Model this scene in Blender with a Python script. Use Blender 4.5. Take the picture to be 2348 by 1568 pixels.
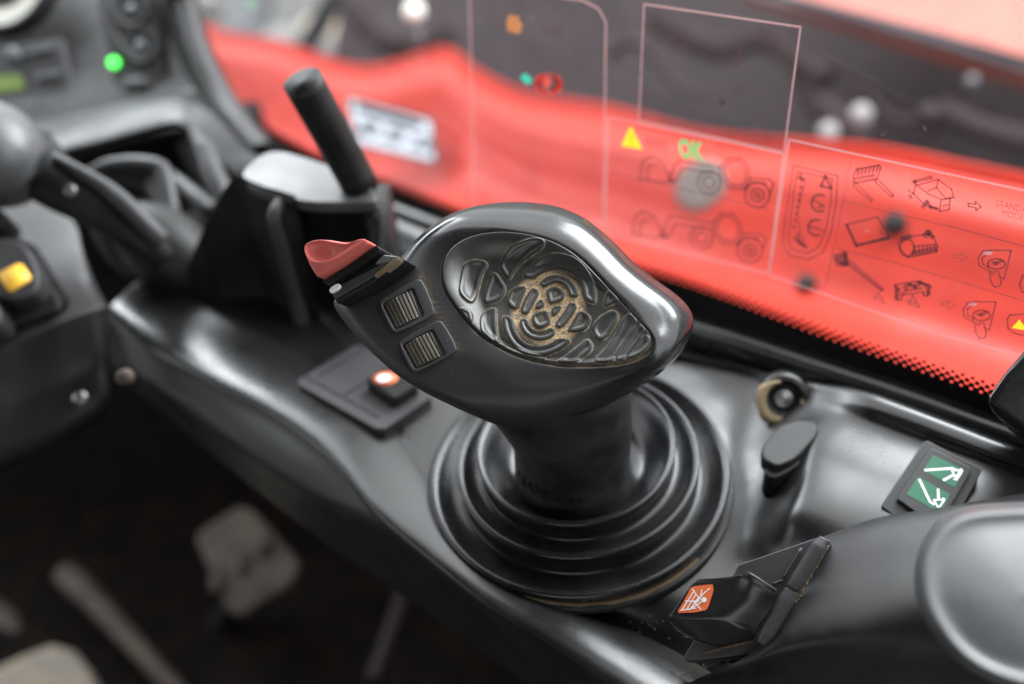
import bpy, bmesh, math, random
import numpy as np
from mathutils import Vector
from mathutils.bvhtree import BVHTree
random.seed(7); rng = np.random.RandomState(7)
for o in list(bpy.data.objects): bpy.data.objects.remove(o)
SC = bpy.context.scene; COL = SC.collection

# ------------------------------------------------------------------ camera, world, lamps, exposure
LENS = 35.0; FPX = LENS/36*2348                      # photo measured on a 2348 x 1568 grid, lengths in cm
PIT = math.radians(42); ROLL = math.atan(355/4272)
F_ = np.array([0, math.cos(PIT), -math.sin(PIT)]); U0 = np.array([0, math.sin(PIT), math.cos(PIT)]); R0 = np.array([1., 0, 0])
R_ = math.cos(ROLL)*R0-math.sin(ROLL)*U0; U_ = math.cos(ROLL)*U0+math.sin(ROLL)*R0
def ray(x, y): return F_+R_*(x-1174)/FPX-U_*(y-784)/FPX
_b = ray(1328, 1097); CAM = -_b*(28.5/-_b[2])
def PZ(x, y, z): k = ray(x, y); return CAM+k*((z-CAM[2])/k[2])
def PD(x, y, d): return CAM+ray(x, y)*d
def PP(x, y, A, n): k = ray(x, y); return CAM+k*(((A-CAM)@n)/(k@n))
def proj(p):
    q = np.asarray(p)-CAM; d = q@F_
    return 1174+FPX*(q@R_)/d, 784-FPX*(q@U_)/d, d
def nrm(v): v = np.asarray(v, float); return v/np.linalg.norm(v)
cd = bpy.data.cameras.new('camera'); cam = bpy.data.objects.new('camera', cd); COL.objects.link(cam); SC.camera = cam
cd.lens = LENS; cd.sensor_width = 36; cd.clip_start = .01; cd.clip_end = 200
from mathutils import Matrix
cam.matrix_world = Matrix(((R_[0], U_[0], -F_[0], CAM[0]*.01), (R_[1], U_[1], -F_[1], CAM[1]*.01), (R_[2], U_[2], -F_[2], CAM[2]*.01), (0, 0, 0, 1)))
cd.dof.use_dof = True; cd.dof.focus_distance = .302; cd.dof.aperture_fstop = 4.3
SC.render.resolution_x = 1024; SC.render.resolution_y = 684
SC.view_settings.view_transform = 'Standard'; SC.view_settings.look = 'None'; SC.view_settings.gamma = 1; SC.view_settings.exposure = 0
try: SC.view_settings.use_curve_mapping = False
except Exception: pass
W = bpy.data.worlds.new('World'); SC.world = W; W.use_nodes = True
nt = W.node_tree; bg = nt.nodes['Background']
tc = nt.nodes.new('ShaderNodeTexCoord'); sx = nt.nodes.new('ShaderNodeSeparateXYZ'); nt.links.new(tc.outputs['Generated'], sx.inputs[0])
cr = nt.nodes.new('ShaderNodeValToRGB'); mr = nt.nodes.new('ShaderNodeMapRange'); mr.inputs[1].default_value = -1; mr.inputs[2].default_value = 1
nt.links.new(sx.outputs[2], mr.inputs[0]); nt.links.new(mr.outputs[0], cr.inputs[0])
els = cr.color_ramp.elements; els[0].position = .47; els[0].color = (.10, .13, .05, 1); els[1].position = .56; els[1].color = (.62, .65, .69, 1)
e = els.new(.8); e.color = (.95, .98, 1.0, 1)
ns = nt.nodes.new('ShaderNodeTexNoise'); ns.inputs['Scale'].default_value = 2.2; ns.inputs['Detail'].default_value = 4
nt.links.new(tc.outputs['Generated'], ns.inputs[0])
mr2 = nt.nodes.new('ShaderNodeMapRange'); mr2.inputs[1].default_value = .3; mr2.inputs[2].default_value = .7; mr2.inputs[3].default_value = .75; mr2.inputs[4].default_value = 1.2
nt.links.new(ns.outputs[0], mr2.inputs[0])
mx = nt.nodes.new('ShaderNodeMix'); mx.data_type = 'RGBA'; mx.blend_type = 'MULTIPLY'; mx.inputs[0].default_value = 1
nt.links.new(cr.outputs[0], mx.inputs[6]); nt.links.new(mr2.outputs[0], mx.inputs[7]); nt.links.new(mx.outputs[2], bg.inputs[0])
SKY = 4.0; bg.inputs[1].default_value = SKY
def area_lamp(name, loc, target, size, power, col=(1, 1, 1)):
    l = bpy.data.lights.new(name, 'AREA'); l.shape = 'RECTANGLE'; l.size = size[0]*.01; l.size_y = size[1]*.01; l.energy = power; l.color = col
    o = bpy.data.objects.new(name, l); COL.objects.link(o); o.location = Vector(loc)*.01
    o.rotation_euler = (Vector(target)-Vector(loc)).to_track_quat('-Z', 'Y').to_euler(); return o

area_lamp('window_daylight', (52, 48, 58), (0, 0, 6), (70, 34), 17, (.93, .97, 1))
area_lamp('windscreen_daylight', (-48, 75, 52), (-5, 5, 0), (50, 34), 9, (.90, .95, 1))
area_lamp('rear_fill', (-25, -95, 42), (0, 0, 6), (70, 40), 4, (1, .98, .95))  # soft fill lamp added behind the camera to lift the thumb pad

# ------------------------------------------------------------------ materials
def plastic(name, base=(.02, .02, .021), rough=.42, grain=.25, gs=900, dust=.12, dcol=(.30, .21, .12), spec=.5, rvar=.12, coat=0, metal=0, sdust=(.12, .12, .12), bump_d=.0001, speck=.8, speck_s=1300):
    m = bpy.data.materials.new(name); m.use_nodes = True; t = m.node_tree; N = t.nodes; L = t.links
    b = N['Principled BSDF']; b.inputs['Specular IOR Level'].default_value = spec; b.inputs['Metallic'].default_value = metal
    if coat: b.inputs['Coat Weight'].default_value = coat; b.inputs['Coat Roughness'].default_value = .12
    co = N.new('ShaderNodeTexCoord')
    n1 = N.new('ShaderNodeTexNoise'); n1.inputs['Scale'].default_value = 38; n1.inputs['Detail'].default_value = 9; n1.inputs['Roughness'].default_value = .65
    n2 = N.new('ShaderNodeTexNoise'); n2.inputs['Scale'].default_value = gs; n2.inputs['Detail'].default_value = 3
    n3 = N.new('ShaderNodeTexNoise'); n3.inputs['Scale'].default_value = 1500; n3.inputs['Detail'].default_value = 2
    for n in (n1, n2, n3): L.new(co.outputs['Object'], n.inputs[0])
    # scattered general dust
    r1 = N.new('ShaderNodeMapRange'); r1.inputs[1].default_value = .42; r1.inputs[2].default_value = .75; r1.inputs[3].default_value = 0; r1.inputs[4].default_value = dust
    L.new(n1.outputs[0], r1.inputs[0])
    m1 = N.new('ShaderNodeMix'); m1.data_type = 'RGBA'; m1.inputs[6].default_value = (*base, 1); m1.inputs[7].default_value = (*sdust, 1)
    vo = N.new('ShaderNodeTexNoise'); vo.inputs['Scale'].default_value = speck_s; vo.inputs['Detail'].default_value = 1; L.new(co.outputs['Object'], vo.inputs[0])
    vr = N.new('ShaderNodeMapRange'); vr.inputs[1].default_value = .74; vr.inputs[2].default_value = .79; vr.inputs[3].default_value = 0; vr.inputs[4].default_value = speck; L.new(vo.outputs[0], vr.inputs[0])
    am = N.new('ShaderNodeMath'); am.operation = 'ADD'; am.use_clamp = True; L.new(r1.outputs[0], am.inputs[0]); L.new(vr.outputs[0], am.inputs[1])
    L.new(am.outputs[0], m1.inputs[0])
    at = N.new('ShaderNodeAttribute'); at.attribute_name = 'dust'
    ad = N.new('ShaderNodeMath'); ad.operation = 'MULTIPLY_ADD'
    s3 = N.new('ShaderNodeMapRange'); s3.inputs[1].default_value = .3; s3.inputs[2].default_value = .7; s3.inputs[3].default_value = .25; s3.inputs[4].default_value = 1.25
    L.new(n3.outputs[0], s3.inputs[0]); L.new(at.outputs['Fac'], ad.inputs[0]); L.new(s3.outputs[0], ad.inputs[1]); ad.inputs[2].default_value = 0; ad.use_clamp = True
    m2 = N.new('ShaderNodeMix'); m2.data_type = 'RGBA'; m2.inputs[7].default_value = (*dcol, 1)
    L.new(ad.outputs[0], m2.inputs[0]); L.new(m1.outputs[2], m2.inputs[6]); L.new(m2.outputs[2], b.inputs['Base Color'])
    rr = N.new('ShaderNodeMapRange'); rr.inputs[3].default_value = rough-rvar; rr.inputs[4].default_value = rough+rvar
    rr.inputs[1].default_value = .3; rr.inputs[2].default_value = .7
    L.new(n1.outputs[0], rr.inputs[0])
    rm = N.new('ShaderNodeMix'); rm.data_type = 'FLOAT'; rm.inputs[3].default_value = .95
    L.new(ad.outputs[0], rm.inputs[0]); L.new(rr.outputs[0], rm.inputs[2]); L.new(rm.outputs[0], b.inputs['Roughness'])
    bp = N.new('ShaderNodeBump'); bp.inputs['Strength'].default_value = grain; bp.inputs['Distance'].default_value = bump_d
    L.new(n2.outputs[0], bp.inputs['Height']); L.new(bp.outputs[0], b.inputs['Normal'])
    return m
def wear_mat(m):
    t = m.node_tree; N = t.nodes; L = t.links; b = N['Principled BSDF']; at = N.new('ShaderNodeAttribute'); at.attribute_name = 'wear'
    for sock, v in (('Roughness', .50), ('Base Color', (.024, .023, .024, 1))):
        src = b.inputs[sock].links[0].from_socket; mx = N.new('ShaderNodeMix'); mx.data_type = 'FLOAT' if sock == 'Roughness' else 'RGBA'
        a, c, o = (2, 3, 0) if sock == 'Roughness' else (6, 7, 2)
        s2 = N.new('ShaderNodeMix'); s2.data_type = mx.data_type
        # dust keeps its own colour: only the clean plastic changes
        L.new(at.outputs['Fac'], mx.inputs[0]); mx.inputs[a].default_value = v; L.new(src, mx.inputs[c])
        da = N.new('ShaderNodeAttribute'); da.attribute_name = 'dust'; L.new(da.outputs['Fac'], s2.inputs[0])
        L.new(mx.outputs[o], s2.inputs[a]); L.new(src, s2.inputs[c]); L.new(s2.outputs[o], b.inputs[sock])
def emis(name, col, s):
    m = bpy.data.materials.new(name); m.use_nodes = True; b = m.node_tree.nodes['Principled BSDF']
    b.inputs['Base Color'].default_value = (*col, 1); b.inputs['Emission Color'].default_value = (*col, 1); b.inputs['Emission Strength'].default_value = s; return m
def film(name, col, alpha, rough=.5):
    m = bpy.data.materials.new(name); m.use_nodes = True; t = m.node_tree; N = t.nodes; L = t.links
    N.remove(N['Principled BSDF']); out = N['Material Output']
    d = N.new('ShaderNodeBsdfDiffuse'); q = N.new('ShaderNodeBsdfTranslucent'); d.inputs[0].default_value = (*col, 1); q.inputs[0].default_value = (*col, 1)
    a = N.new('ShaderNodeMixShader'); a.inputs[0].default_value = .6; L.new(d.outputs[0], a.inputs[1]); L.new(q.outputs[0], a.inputs[2])
    tr = N.new('ShaderNodeBsdfTransparent'); b = N.new('ShaderNodeMixShader'); L.new(tr.outputs[0], b.inputs[1]); L.new(a.outputs[0], b.inputs[2]); L.new(b.outputs[0], out.inputs[0])
    co = N.new('ShaderNodeTexCoord'); n = N.new('ShaderNodeTexNoise'); n.inputs['Scale'].default_value = 45; n.inputs['Detail'].default_value = 9; n.inputs['Roughness'].default_value = .65
    L.new(co.outputs['Object'], n.inputs[0]); r = N.new('ShaderNodeMapRange'); r.inputs[1].default_value = .3; r.inputs[2].default_value = .75
    lo_ = .9 if alpha >= .8 else (.8 if alpha > .5 else .45)
    r.inputs[3].default_value = alpha*lo_; r.inputs[4].default_value = min(1, alpha*(2-lo_)); L.new(n.outputs[0], r.inputs[0]); L.new(r.outputs[0], b.inputs[0])
    return m
M = {}
M['shell'] = plastic('moulded_black_plastic', (.012, .012, .013), .36, .2, 1400, .12, rvar=.06)
M['worn'] = plastic('polished_black_plastic', (.010, .010, .011), .20, .10, 1400, .08, rvar=.05)
M['worn2'] = plastic('worn_head_plastic', (.009, .009, .010), .19, .12, 1400, .08, rvar=.05)
M['rubber'] = plastic('soft_black_rubber', (.030, .031, .029), .38, .15, 1100, .14, (.62, .45, .26), rvar=.08)
M['bellows'] = plastic('bellows_rubber', (.008, .008, .009), .27, .1, 900, .10, rvar=.06)
M['console'] = plastic('console_plastic', (.011, .0115, .012), .31, .12, 800, .35, rvar=.09, sdust=(.030, .028, .026), spec=.6)
M['dash'] = plastic('dash_plastic', (.030, .030, .031), .46, .3, 500, .2, spec=.45)
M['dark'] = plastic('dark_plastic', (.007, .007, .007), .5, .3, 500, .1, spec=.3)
M['matte'] = plastic('matte_dark_cloth', (.008, .008, .008), .9, .3, 500, .05, spec=.15)
M['switch'] = plastic('switch_plastic', (.036, .035, .037), .56, .15, 1600, .08, rvar=.05)
M['roller'] = plastic('roller_plastic', (.075, .068, .06), .42, .3, 1600, .5, sdust=(.20, .15, .10), rvar=.08)
M['stem'] = plastic('matte_stem_rubber', (.010, .010, .010), .55, .3, 900, .25, spec=.35)
M['sand'] = plastic('packed_dust', (.16, .115, .07), .95, .9, 2200, .6, sdust=(.16, .11, .06), bump_d=.0004)
M['sand2'] = plastic('dry_sand', (.36, .28, .17), .95, .6, 1500, .5, sdust=(.16, .12, .08))
M['knob'] = plastic('knob_plastic', (.075, .077, .080), .33, .1, 500, .2)
M['paletop'] = plastic('sky_sheen_top', (.04, .04, .04), .42, .2, 600, .8, sdust=(.10, .10, .096), spec=.7)  # pale sky reflection on the block top put into its colour
M['housing'] = plastic('scuffed_cover_plastic', (.008, .008, .009), .50, .2, 800, .8, sdust=(.032, .030, .028), spec=.35)
M['palespot'] = plastic('dull_spot', (.14, .12, .11), .9, .1, 300, .2, spec=.1)
M['gritpad'] = plastic('worn_pedal_face', (.20, .18, .155), .8, .3, 60, 1, sdust=(.32, .26, .18))
M['pipe'] = plastic('dull_hose', (.018, .011, .012), .6, .1, 100, .6, sdust=(.036, .025, .027), spec=.15)
M['red_btn'] = plastic('red_button_plastic', (.66, .14, .12), .46, .1, 900, .15, sdust=(.55, .30, .25), rvar=.05)
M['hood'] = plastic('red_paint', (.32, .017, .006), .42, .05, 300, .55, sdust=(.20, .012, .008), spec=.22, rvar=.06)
M['boom'] = plastic('skylit_red_paint', (.42, .11, .08), .5, .05, 300, .6, sdust=(.26, .12, .09))  # paler than the hood: sky light and haze put into the red
M['grey'] = plastic('grey_steel', (.11, .115, .125), .5, .1, 300, .3)
M['brown'] = plastic('grimy_dark_steel', (.012, .007, .008), .6, .1, 60, .95, sdust=(.040, .024, .027), spec=.25)
M['white'] = plastic('white_paint', (.20, .19, .19), .5, .1, 300, .1)
M['iconwhite'] = plastic('white_print', (.9, .9, .9), .45, .05, 900, .05)
M['orange'] = plastic('orange_print', (.78, .16, .045), .45, .05, 900, .1)
M['green'] = plastic('green_print', (.02, .15, .08), .45, .05, 900, .1, sdust=(.10, .22, .16))
M['yellow'] = plastic('yellow_print', (.85, .62, .03), .45, .05, 900, .1)
M['amber'] = emis('amber_lens', (.9, .50, .05), .25)
M['grlamp'] = emis('lit_green_lamp', (.08, 1.0, .10), 2.5)
M['lcd'] = emis('green_lcd', (.13, .20, .04), .12)
M['frit'] = plastic('black_ceramic', (.004, .004, .004), .5, .05, 900, .02, spec=.2)
M['ink'] = film('grey_ink', (.03, .018, .024), .58)
M['ink2'] = film('pale_ink', (.06, .03, .04), .38)
M['edge'] = film('sticker_edge', (.34, .20, .20), .62)
M['film'] = film('sticker_film', (.10, .07, .07), .05)
M['film2'] = film('grey_sticker_film', (.035, .028, .030), .34)
M['film3'] = film('tinted_film', (.05, .035, .04), .08)
M['tealink'] = film('teal_ink', (.03, .45, .30), .8)
M['greenink'] = film('green_ink', (.09, .36, .13), .9)
M['redink'] = film('red_ink', (.60, .07, .05), .9)
M['orangeink'] = film('orange_ink', (.5, .2, .06), .85)
M['yellowink'] = film('yellow_ink', (.75, .48, .02), 1.0)
M['plate'] = plastic('plate_silver', (.26, .285, .32), .5, .1, 300, .2)
M['platedark'] = plastic('plate_print', (.03, .032, .036), .5, .1, 300, .2)
M['pedal'] = plastic('dusty_pedal_rubber', (.030, .022, .018), .7, .3, 300, .7, sdust=(.15, .115, .09))
M['mat'] = plastic('dusty_floor_mat', (.006, .005, .005), .9, .3, 60, .8, sdust=(.022, .014, .010), spec=.06)
M['metal'] = plastic('dull_steel', (.35, .34, .33), .35, .1, 300, .3, metal=.9)
M['cream'] = plastic('cream_dial', (.65, .65, .58), .5, .05, 300, .05)
M['ground'] = plastic('pale_gravel', (.10, .10, .095), .9, .2, 20, .5, sdust=(.08, .08, .08))
M['cover'] = plastic('grey_cover_top', (.055, .053, .052), .5, .3, 500, .3)
M['lint'] = plastic('pale_grit', (.50, .42, .32), .9, .1, 300, .1)
# glass with a thin veil of dust
def glass_mat():
    m = bpy.data.materials.new('dusty_window_glass'); m.use_nodes = True; t = m.node_tree; N = t.nodes; L = t.links
    N.remove(N['Principled BSDF']); out = N['Material Output']
    tr = N.new('ShaderNodeBsdfTransparent'); gl = N.new('ShaderNodeBsdfGlossy'); gl.inputs['Roughness'].default_value = .03
    df = N.new('ShaderNodeBsdfDiffuse'); df.inputs[0].default_value = (.66, .50, .54, 1)
    tl = N.new('ShaderNodeBsdfTranslucent'); tl.inputs[0].default_value = (.66, .50, .54, 1); dm = N.new('ShaderNodeMixShader'); dm.inputs[0].default_value = .5
    L.new(df.outputs[0], dm.inputs[1]); L.new(tl.outputs[0], dm.inputs[2])
    fr = N.new('ShaderNodeFresnel'); gm = N.new('ShaderNodeNewGeometry'); ir = N.new('ShaderNodeMapRange'); ir.inputs[3].default_value = 1.45; ir.inputs[4].default_value = 1/1.45; L.new(gm.outputs['Backfacing'], ir.inputs[0]); L.new(ir.outputs[0], fr.inputs[0])
    a = N.new('ShaderNodeMixShader'); b = N.new('ShaderNodeMixShader')
    L.new(fr.outputs[0], a.inputs[0]); L.new(tr.outputs[0], a.inputs[1]); L.new(gl.outputs[0], a.inputs[2])
    co = N.new('ShaderNodeTexCoord'); n = N.new('ShaderNodeTexNoise'); n.inputs['Scale'].default_value = 14; n.inputs['Detail'].default_value = 10; n.inputs['Roughness'].default_value = .6
    n2 = N.new('ShaderNodeTexNoise'); n2.inputs['Scale'].default_value = 260; n2.inputs['Detail'].default_value = 2
    L.new(co.outputs['Object'], n.inputs[0]); L.new(co.outputs['Object'], n2.inputs[0])
    r = N.new('ShaderNodeMapRange'); r.inputs[1].default_value = .35; r.inputs[2].default_value = .75; r.inputs[3].default_value = .001; r.inputs[4].default_value = .010
    r2 = N.new('ShaderNodeMapRange'); r2.inputs[1].default_value = .72; r2.inputs[2].default_value = .80; r2.inputs[3].default_value = 0; r2.inputs[4].default_value = .10
    ad = N.new('ShaderNodeMath'); ad.operation = 'ADD'
    L.new(n.outputs[0], r.inputs[0]); L.new(n2.outputs[0], r2.inputs[0]); L.new(r.outputs[0], ad.inputs[0]); L.new(r2.outputs[0], ad.inputs[1])
    L.new(ad.outputs[0], b.inputs[0]); L.new(a.outputs[0], b.inputs[1]); L.new(dm.outputs[0], b.inputs[2]); L.new(b.outputs[0], out.inputs[0])
    return m
M['glass'] = glass_mat()

# ------------------------------------------------------------------ mesh helpers (world cm in, metres out)
ORG = {}
def empty(name, loc, label, cat, group=None):
    o = bpy.data.objects.new(name, None); COL.objects.link(o); o.location = Vector(loc)*.01; o.empty_display_size = .01
    ORG[o] = np.asarray(loc, float); o['label'] = label; o['category'] = cat
    if group: o['group'] = group
    return o
def tag(o, label, cat=None, group=None, kind=None):
    if label: o['label'] = label
    if cat: o['category'] = cat
    if group: o['group'] = group
    if kind: o['kind'] = kind
    return o
def obj(name, vf, mat, parent=None, smooth=True, bevel=0, seg=3, sub=0, dust=None, solid=0, auto=None, offset=-1):
    v = np.asarray(vf[0], float); fs = vf[1]
    if parent is not None: org = ORG[parent]
    else: org = np.array([v[:, 0].mean(), v[:, 1].mean(), v[:, 2].min()])
    me = bpy.data.meshes.new(name); me.from_pydata(((v-org)*.01).tolist(), [], fs)
    bm = bmesh.new(); bm.from_mesh(me); bmesh.ops.remove_doubles(bm, verts=bm.verts, dist=1e-7) if dust is None else None
    bmesh.ops.recalc_face_normals(bm, faces=bm.faces); bm.to_mesh(me); bm.free()
    o = bpy.data.objects.new(name, me); COL.objects.link(o); ORG[o] = org
    pl = ORG[parent] if parent is not None else np.zeros(3)
    if parent is not None: o.parent = parent; o.location = (0, 0, 0)
    else: o.location = Vector(org)*.01
    me.materials.append(mat)
    if dust is not None:
        a = me.attributes.new('dust', 'FLOAT', 'POINT'); a.data.foreach_set('value', np.asarray(dust, np.float32))
    if smooth: me.polygons.foreach_set('use_smooth', [True]*len(me.polygons))
    if solid:
        md = o.modifiers.new('solid', 'SOLIDIFY'); md.thickness = solid*.01; md.offset = offset
    if bevel:
        md = o.modifiers.new('bevel', 'BEVEL'); md.width = bevel*.01; md.segments = seg; md.limit_method = 'ANGLE'; md.angle_limit = math.radians(35)
        md.harden_normals = True
    if sub:
        md = o.modifiers.new('sub', 'SUBSURF'); md.levels = sub; md.render_levels = sub
    return o
def merge(*vfs):
    V = []; Fc = []; n = 0
    for v, f in vfs:
        V += [tuple(p) for p in v]; Fc += [tuple(i+n for i in q) for q in f]; n += len(v)
    return V, Fc
def catmull(pts, n, closed=False):
    P = np.asarray(pts, float)
    if closed: P = np.vstack([P[-1], P, P[0], P[1]])
    else: P = np.vstack([2*P[0]-P[1], P, 2*P[-1]-P[-2]])
    segs = len(P)-3; ln = np.array([np.linalg.norm(P[i+2]-P[i+1])+1e-9 for i in range(segs)]); cum = np.r_[0, np.cumsum(ln)]
    out = []
    for s in np.linspace(0, cum[-1], n, endpoint=not closed):
        i = min(segs-1, max(0, np.searchsorted(cum, s, side='right')-1)); t = (s-cum[i])/ln[i]
        a, b, c, d = P[i:i+4]
        out.append(.5*((2*b)+(-a+c)*t+(2*a-5*b+4*c-d)*t*t+(-a+3*b-3*c+d)*t**3))
    return np.array(out)
def grid(rows, closed_u=False, closed_v=False):
    R = len(rows); N = len(rows[0]); V = np.vstack(rows); Fc = []
    for i in range(R-(0 if closed_v else 1)):
        i2 = (i+1) % R
        for j in range(N-(0 if closed_u else 1)):
            j2 = (j+1) % N; Fc.append((i*N+j, i*N+j2, i2*N+j2, i2*N+j))
    return V, Fc
def loft(rows, nu=60, nv=None, closed=False):
    rs = [catmull(r, nu, closed) for r in rows]
    if nv:
        A = np.array(rs); cols = [catmull_u(A[:, j], nv) for j in range(nu)]
        rs = [np.array([cols[j][i] for j in range(nu)]) for i in range(nv)]
    return grid(rs, closed)
def catmull_u(P, nv):                                 # uniform parameter version, keeps rows aligned
    P = np.asarray(P); n = len(P); Q = np.vstack([2*P[0]-P[1], P, 2*P[-1]-P[-2]]); out = []
    for s in np.linspace(0, n-1, nv):
        i = min(n-2, int(s)); t = s-i; a, b, c, d = Q[i:i+4]
        out.append(.5*((2*b)+(-a+c)*t+(2*a-5*b+4*c-d)*t*t+(-a+3*b-3*c+d)*t**3))
    return np.array(out)
def tube(pts, r, seg=16, n=40, closed=False, caps=True, flat=1.0, up=None):
    C = catmull(pts, n, closed); rad = np.interp(np.linspace(0, 1, n), np.linspace(0, 1, len(r)), r) if hasattr(r, '__len__') else np.full(n, r)
    rows = []; prev = None
    for i in range(n):
        t = nrm(C[(i+1) % n]-C[i-1]) if closed else nrm(C[min(n-1, i+1)]-C[max(0, i-1)])
        a = prev if prev is not None else (np.asarray(up, float) if up is not None else (np.array([0, 0, 1.]) if abs(t[2]) < .9 else np.array([1., 0, 0])))
        a = nrm(a-t*(a@t)); prev = a; b = np.cross(t, a)
        rows.append(np.array([C[i]+rad[i]*(a*math.cos(q)*flat+b*math.sin(q)) for q in np.linspace(0, 2*math.pi, seg, endpoint=False)]))
    V, Fc = grid(rows, True, closed)
    if caps and not closed:
        Fc = Fc+[tuple(range(seg))[::-1], tuple(range((n-1)*seg, n*seg))]
    return V, Fc
def lathe(c, axis, prof, seg=96):
    ax = nrm(axis); a = nrm(np.cross(ax, [1., 0, .013])); b = np.cross(ax, a); c = np.asarray(c, float)
    rows = [np.array([c+ax*h+r*(a*math.cos(q)+b*math.sin(q)) for q in np.linspace(0, 2*math.pi, seg, endpoint=False)]) for r, h in prof]
    return grid(rows, True)
def smooth_prof(pts, n): return [tuple(p) for p in catmull(pts, n)]
def prism(top, down):                                 # top: 3D polygon, down: offset vector
    t = np.asarray(top, float); n = len(t); V = np.vstack([t, t+np.asarray(down)])
    return V, [tuple(range(n)), tuple(range(2*n-1, n-1, -1))]+[(i, i+n, (i+1) % n+n, (i+1) % n) for i in range(n)]
def box(c, sx, sy, sz, ax=(1, 0, 0), ay=(0, 1, 0)):
    ax = nrm(ax); ay = nrm(ay); az = nrm(np.cross(ax, ay)); c = np.asarray(c, float)
    top = [c+ax*a*sx/2+ay*b*sy/2+az*sz/2 for a, b in ((-1, -1), (1, -1), (1, 1), (-1, 1))]
    return prism(top, -az*sz)
def ell(c, rx, ry, rz, ax=(1, 0, 0), ay=(0, 1, 0), n=24):
    ax = nrm(ax); ay = nrm(ay); az = nrm(np.cross(ax, ay)); c = np.asarray(c, float)
    rows = [np.array([c+ax*rx*math.cos(p)*math.cos(q)+ay*ry*math.cos(p)*math.sin(q)+az*rz*math.sin(p) for q in np.linspace(0, 2*math.pi, n, endpoint=False)]) for p in np.linspace(-1.55, 1.55, n//2)]
    return grid(rows, True)
def rnd_poly(P, k=2, w=.25):
    P = np.asarray(P, float)
    for _ in range(k):
        Q = []
        for i in range(len(P)):
            a, b = P[i], P[(i+1) % len(P)]; Q += [a*(1-w)+b*w, a*w+b*(1-w)]
        P = np.array(Q); w = .25
    return P
def densify(P, step):
    P = np.asarray(P, float); out = []
    for i in range(len(P)):
        a, b = P[i], P[(i+1) % len(P)]; k = max(1, int(np.linalg.norm(b-a)/step))
        out += [a+(b-a)*j/k for j in range(k)]
    return np.array(out)
class Plane:                                          # a real plane in the cab; pixel readings are carried on to it
    def __init__(s, A, n, up):
        s.A = np.asarray(A, float); s.n = nrm(n)
        if s.n@(CAM-s.A) < 0: s.n = -s.n
        u = np.asarray(up, float); s.v = nrm(u-s.n*(u@s.n)); s.u = np.cross(s.v, s.n)
    def p(s, x, y, off=0): return PP(x, y, s.A, s.n)+s.n*off
    def uv(s, x, y): q = PP(x, y, s.A, s.n)-s.A; return q@s.u, q@s.v
    def w(s, a, b, off=0): return s.A+s.u*a+s.v*b+s.n*off
def strokes(pl, lines, wd, off):                      # flat printed lines on a plane
    V = []; Fc = []
    for ln in lines:
        P = [np.array(pl.uv(*q)) for q in ln]
        for a, b in zip(P[:-1], P[1:]):
            t = b-a; l = np.linalg.norm(t)
            if l < 1e-6: continue
            t /= l; n = np.array([-t[1], t[0]])*wd/2; a = a-t*wd*.3; b = b+t*wd*.3; k = len(V)
            off += .00003
            V += [pl.w(*(a+n), off), pl.w(*(b+n), off), pl.w(*(b-n), off), pl.w(*(a-n), off)]; Fc.append((k, k+1, k+2, k+3))
    return V, Fc
def circ(cx, cy, r, n=20, ry=None, a0=0, a1=360):
    return [(cx+r*math.cos(math.radians(a0+(a1-a0)*i/n)), cy+(ry or r)*math.sin(math.radians(a0+(a1-a0)*i/n))) for i in range(n+1)]
def flat(pl, poly, off): return [pl.p(x, y, off) for x, y in poly], [tuple(range(len(poly)))]
def text(pl, s, x0, y0, x1, y1, hpx, off, ext=0, bold=0, emb=False):
    cu = bpy.data.curves.new('t', 'FONT'); cu.body = s; cu.offset = bold; cu.extrude = ext; cu.resolution_u = 3
    o = bpy.data.objects.new('t', cu); COL.objects.link(o); dg = bpy.context.evaluated_depsgraph_get()
    me = bpy.data.meshes.new_from_object(o.evaluated_get(dg)); v = np.array([p.co[:] for p in me.vertices]); fs = [tuple(p.vertices) for p in me.polygons]
    bpy.data.objects.remove(o); bpy.data.meshes.remove(me)
    v[:, 0] -= v[:, 0].min(); wd = v[:, 0].max(); ht = v[:, 1].max()
    a = np.array(pl.uv(x0, y0)); b = np.array(pl.uv(x1, y1)); t = b-a; L = np.linalg.norm(t); t /= L; n = np.array([-t[1], t[0]])
    mm = np.array(pl.uv(x0, y0-hpx)); h = abs((mm-a)@n)
    return [pl.w(*(a+t*(p[0]/wd*L)+n*(p[1]/ht*h)), off+p[2]) for p in v], fs
def sdf(pts, poly):                                   # signed distance, negative inside
    P = np.asarray(poly, float); d = np.full(len(pts), 1e9); ins = np.zeros(len(pts), bool)
    for i in range(len(P)):
        a, b = P[i], P[(i+1) % len(P)]; e = b-a; w = pts-a; t = np.clip((w@e)/(e@e+1e-12), 0, 1)
        d = np.minimum(d, np.linalg.norm(w-t[:, None]*e, axis=1))
        c = ((a[1] > pts[:, 1]) != (b[1] > pts[:, 1])); xx = a[0]+(pts[:, 1]-a[1])*(b[0]-a[0])/(b[1]-a[1]+1e-12)
        ins ^= c & (pts[:, 0] < xx)
    return np.where(ins, -d, d)
def sstep(a, b, x): t = np.clip((x-a)/(b-a), 0, 1); return t*t*(3-2*t)
def bvh_of(o):
    dg = bpy.context.evaluated_depsgraph_get(); ev = o.evaluated_get(dg); me = ev.to_mesh()
    org = ORG[o]; b = BVHTree.FromPolygons([tuple(np.array(v.co[:])*100+org) for v in me.vertices], [tuple(p.vertices) for p in me.polygons]); ev.to_mesh_clear(); return b
def hit(b, x, y):
    r = b.ray_cast(Vector(CAM), Vector(nrm(ray(x, y)))); return (np.array(r[0][:]), np.array(r[1][:])) if r[0] else (None, None)
UPZ = np.array([0, 0, 1.])

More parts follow.
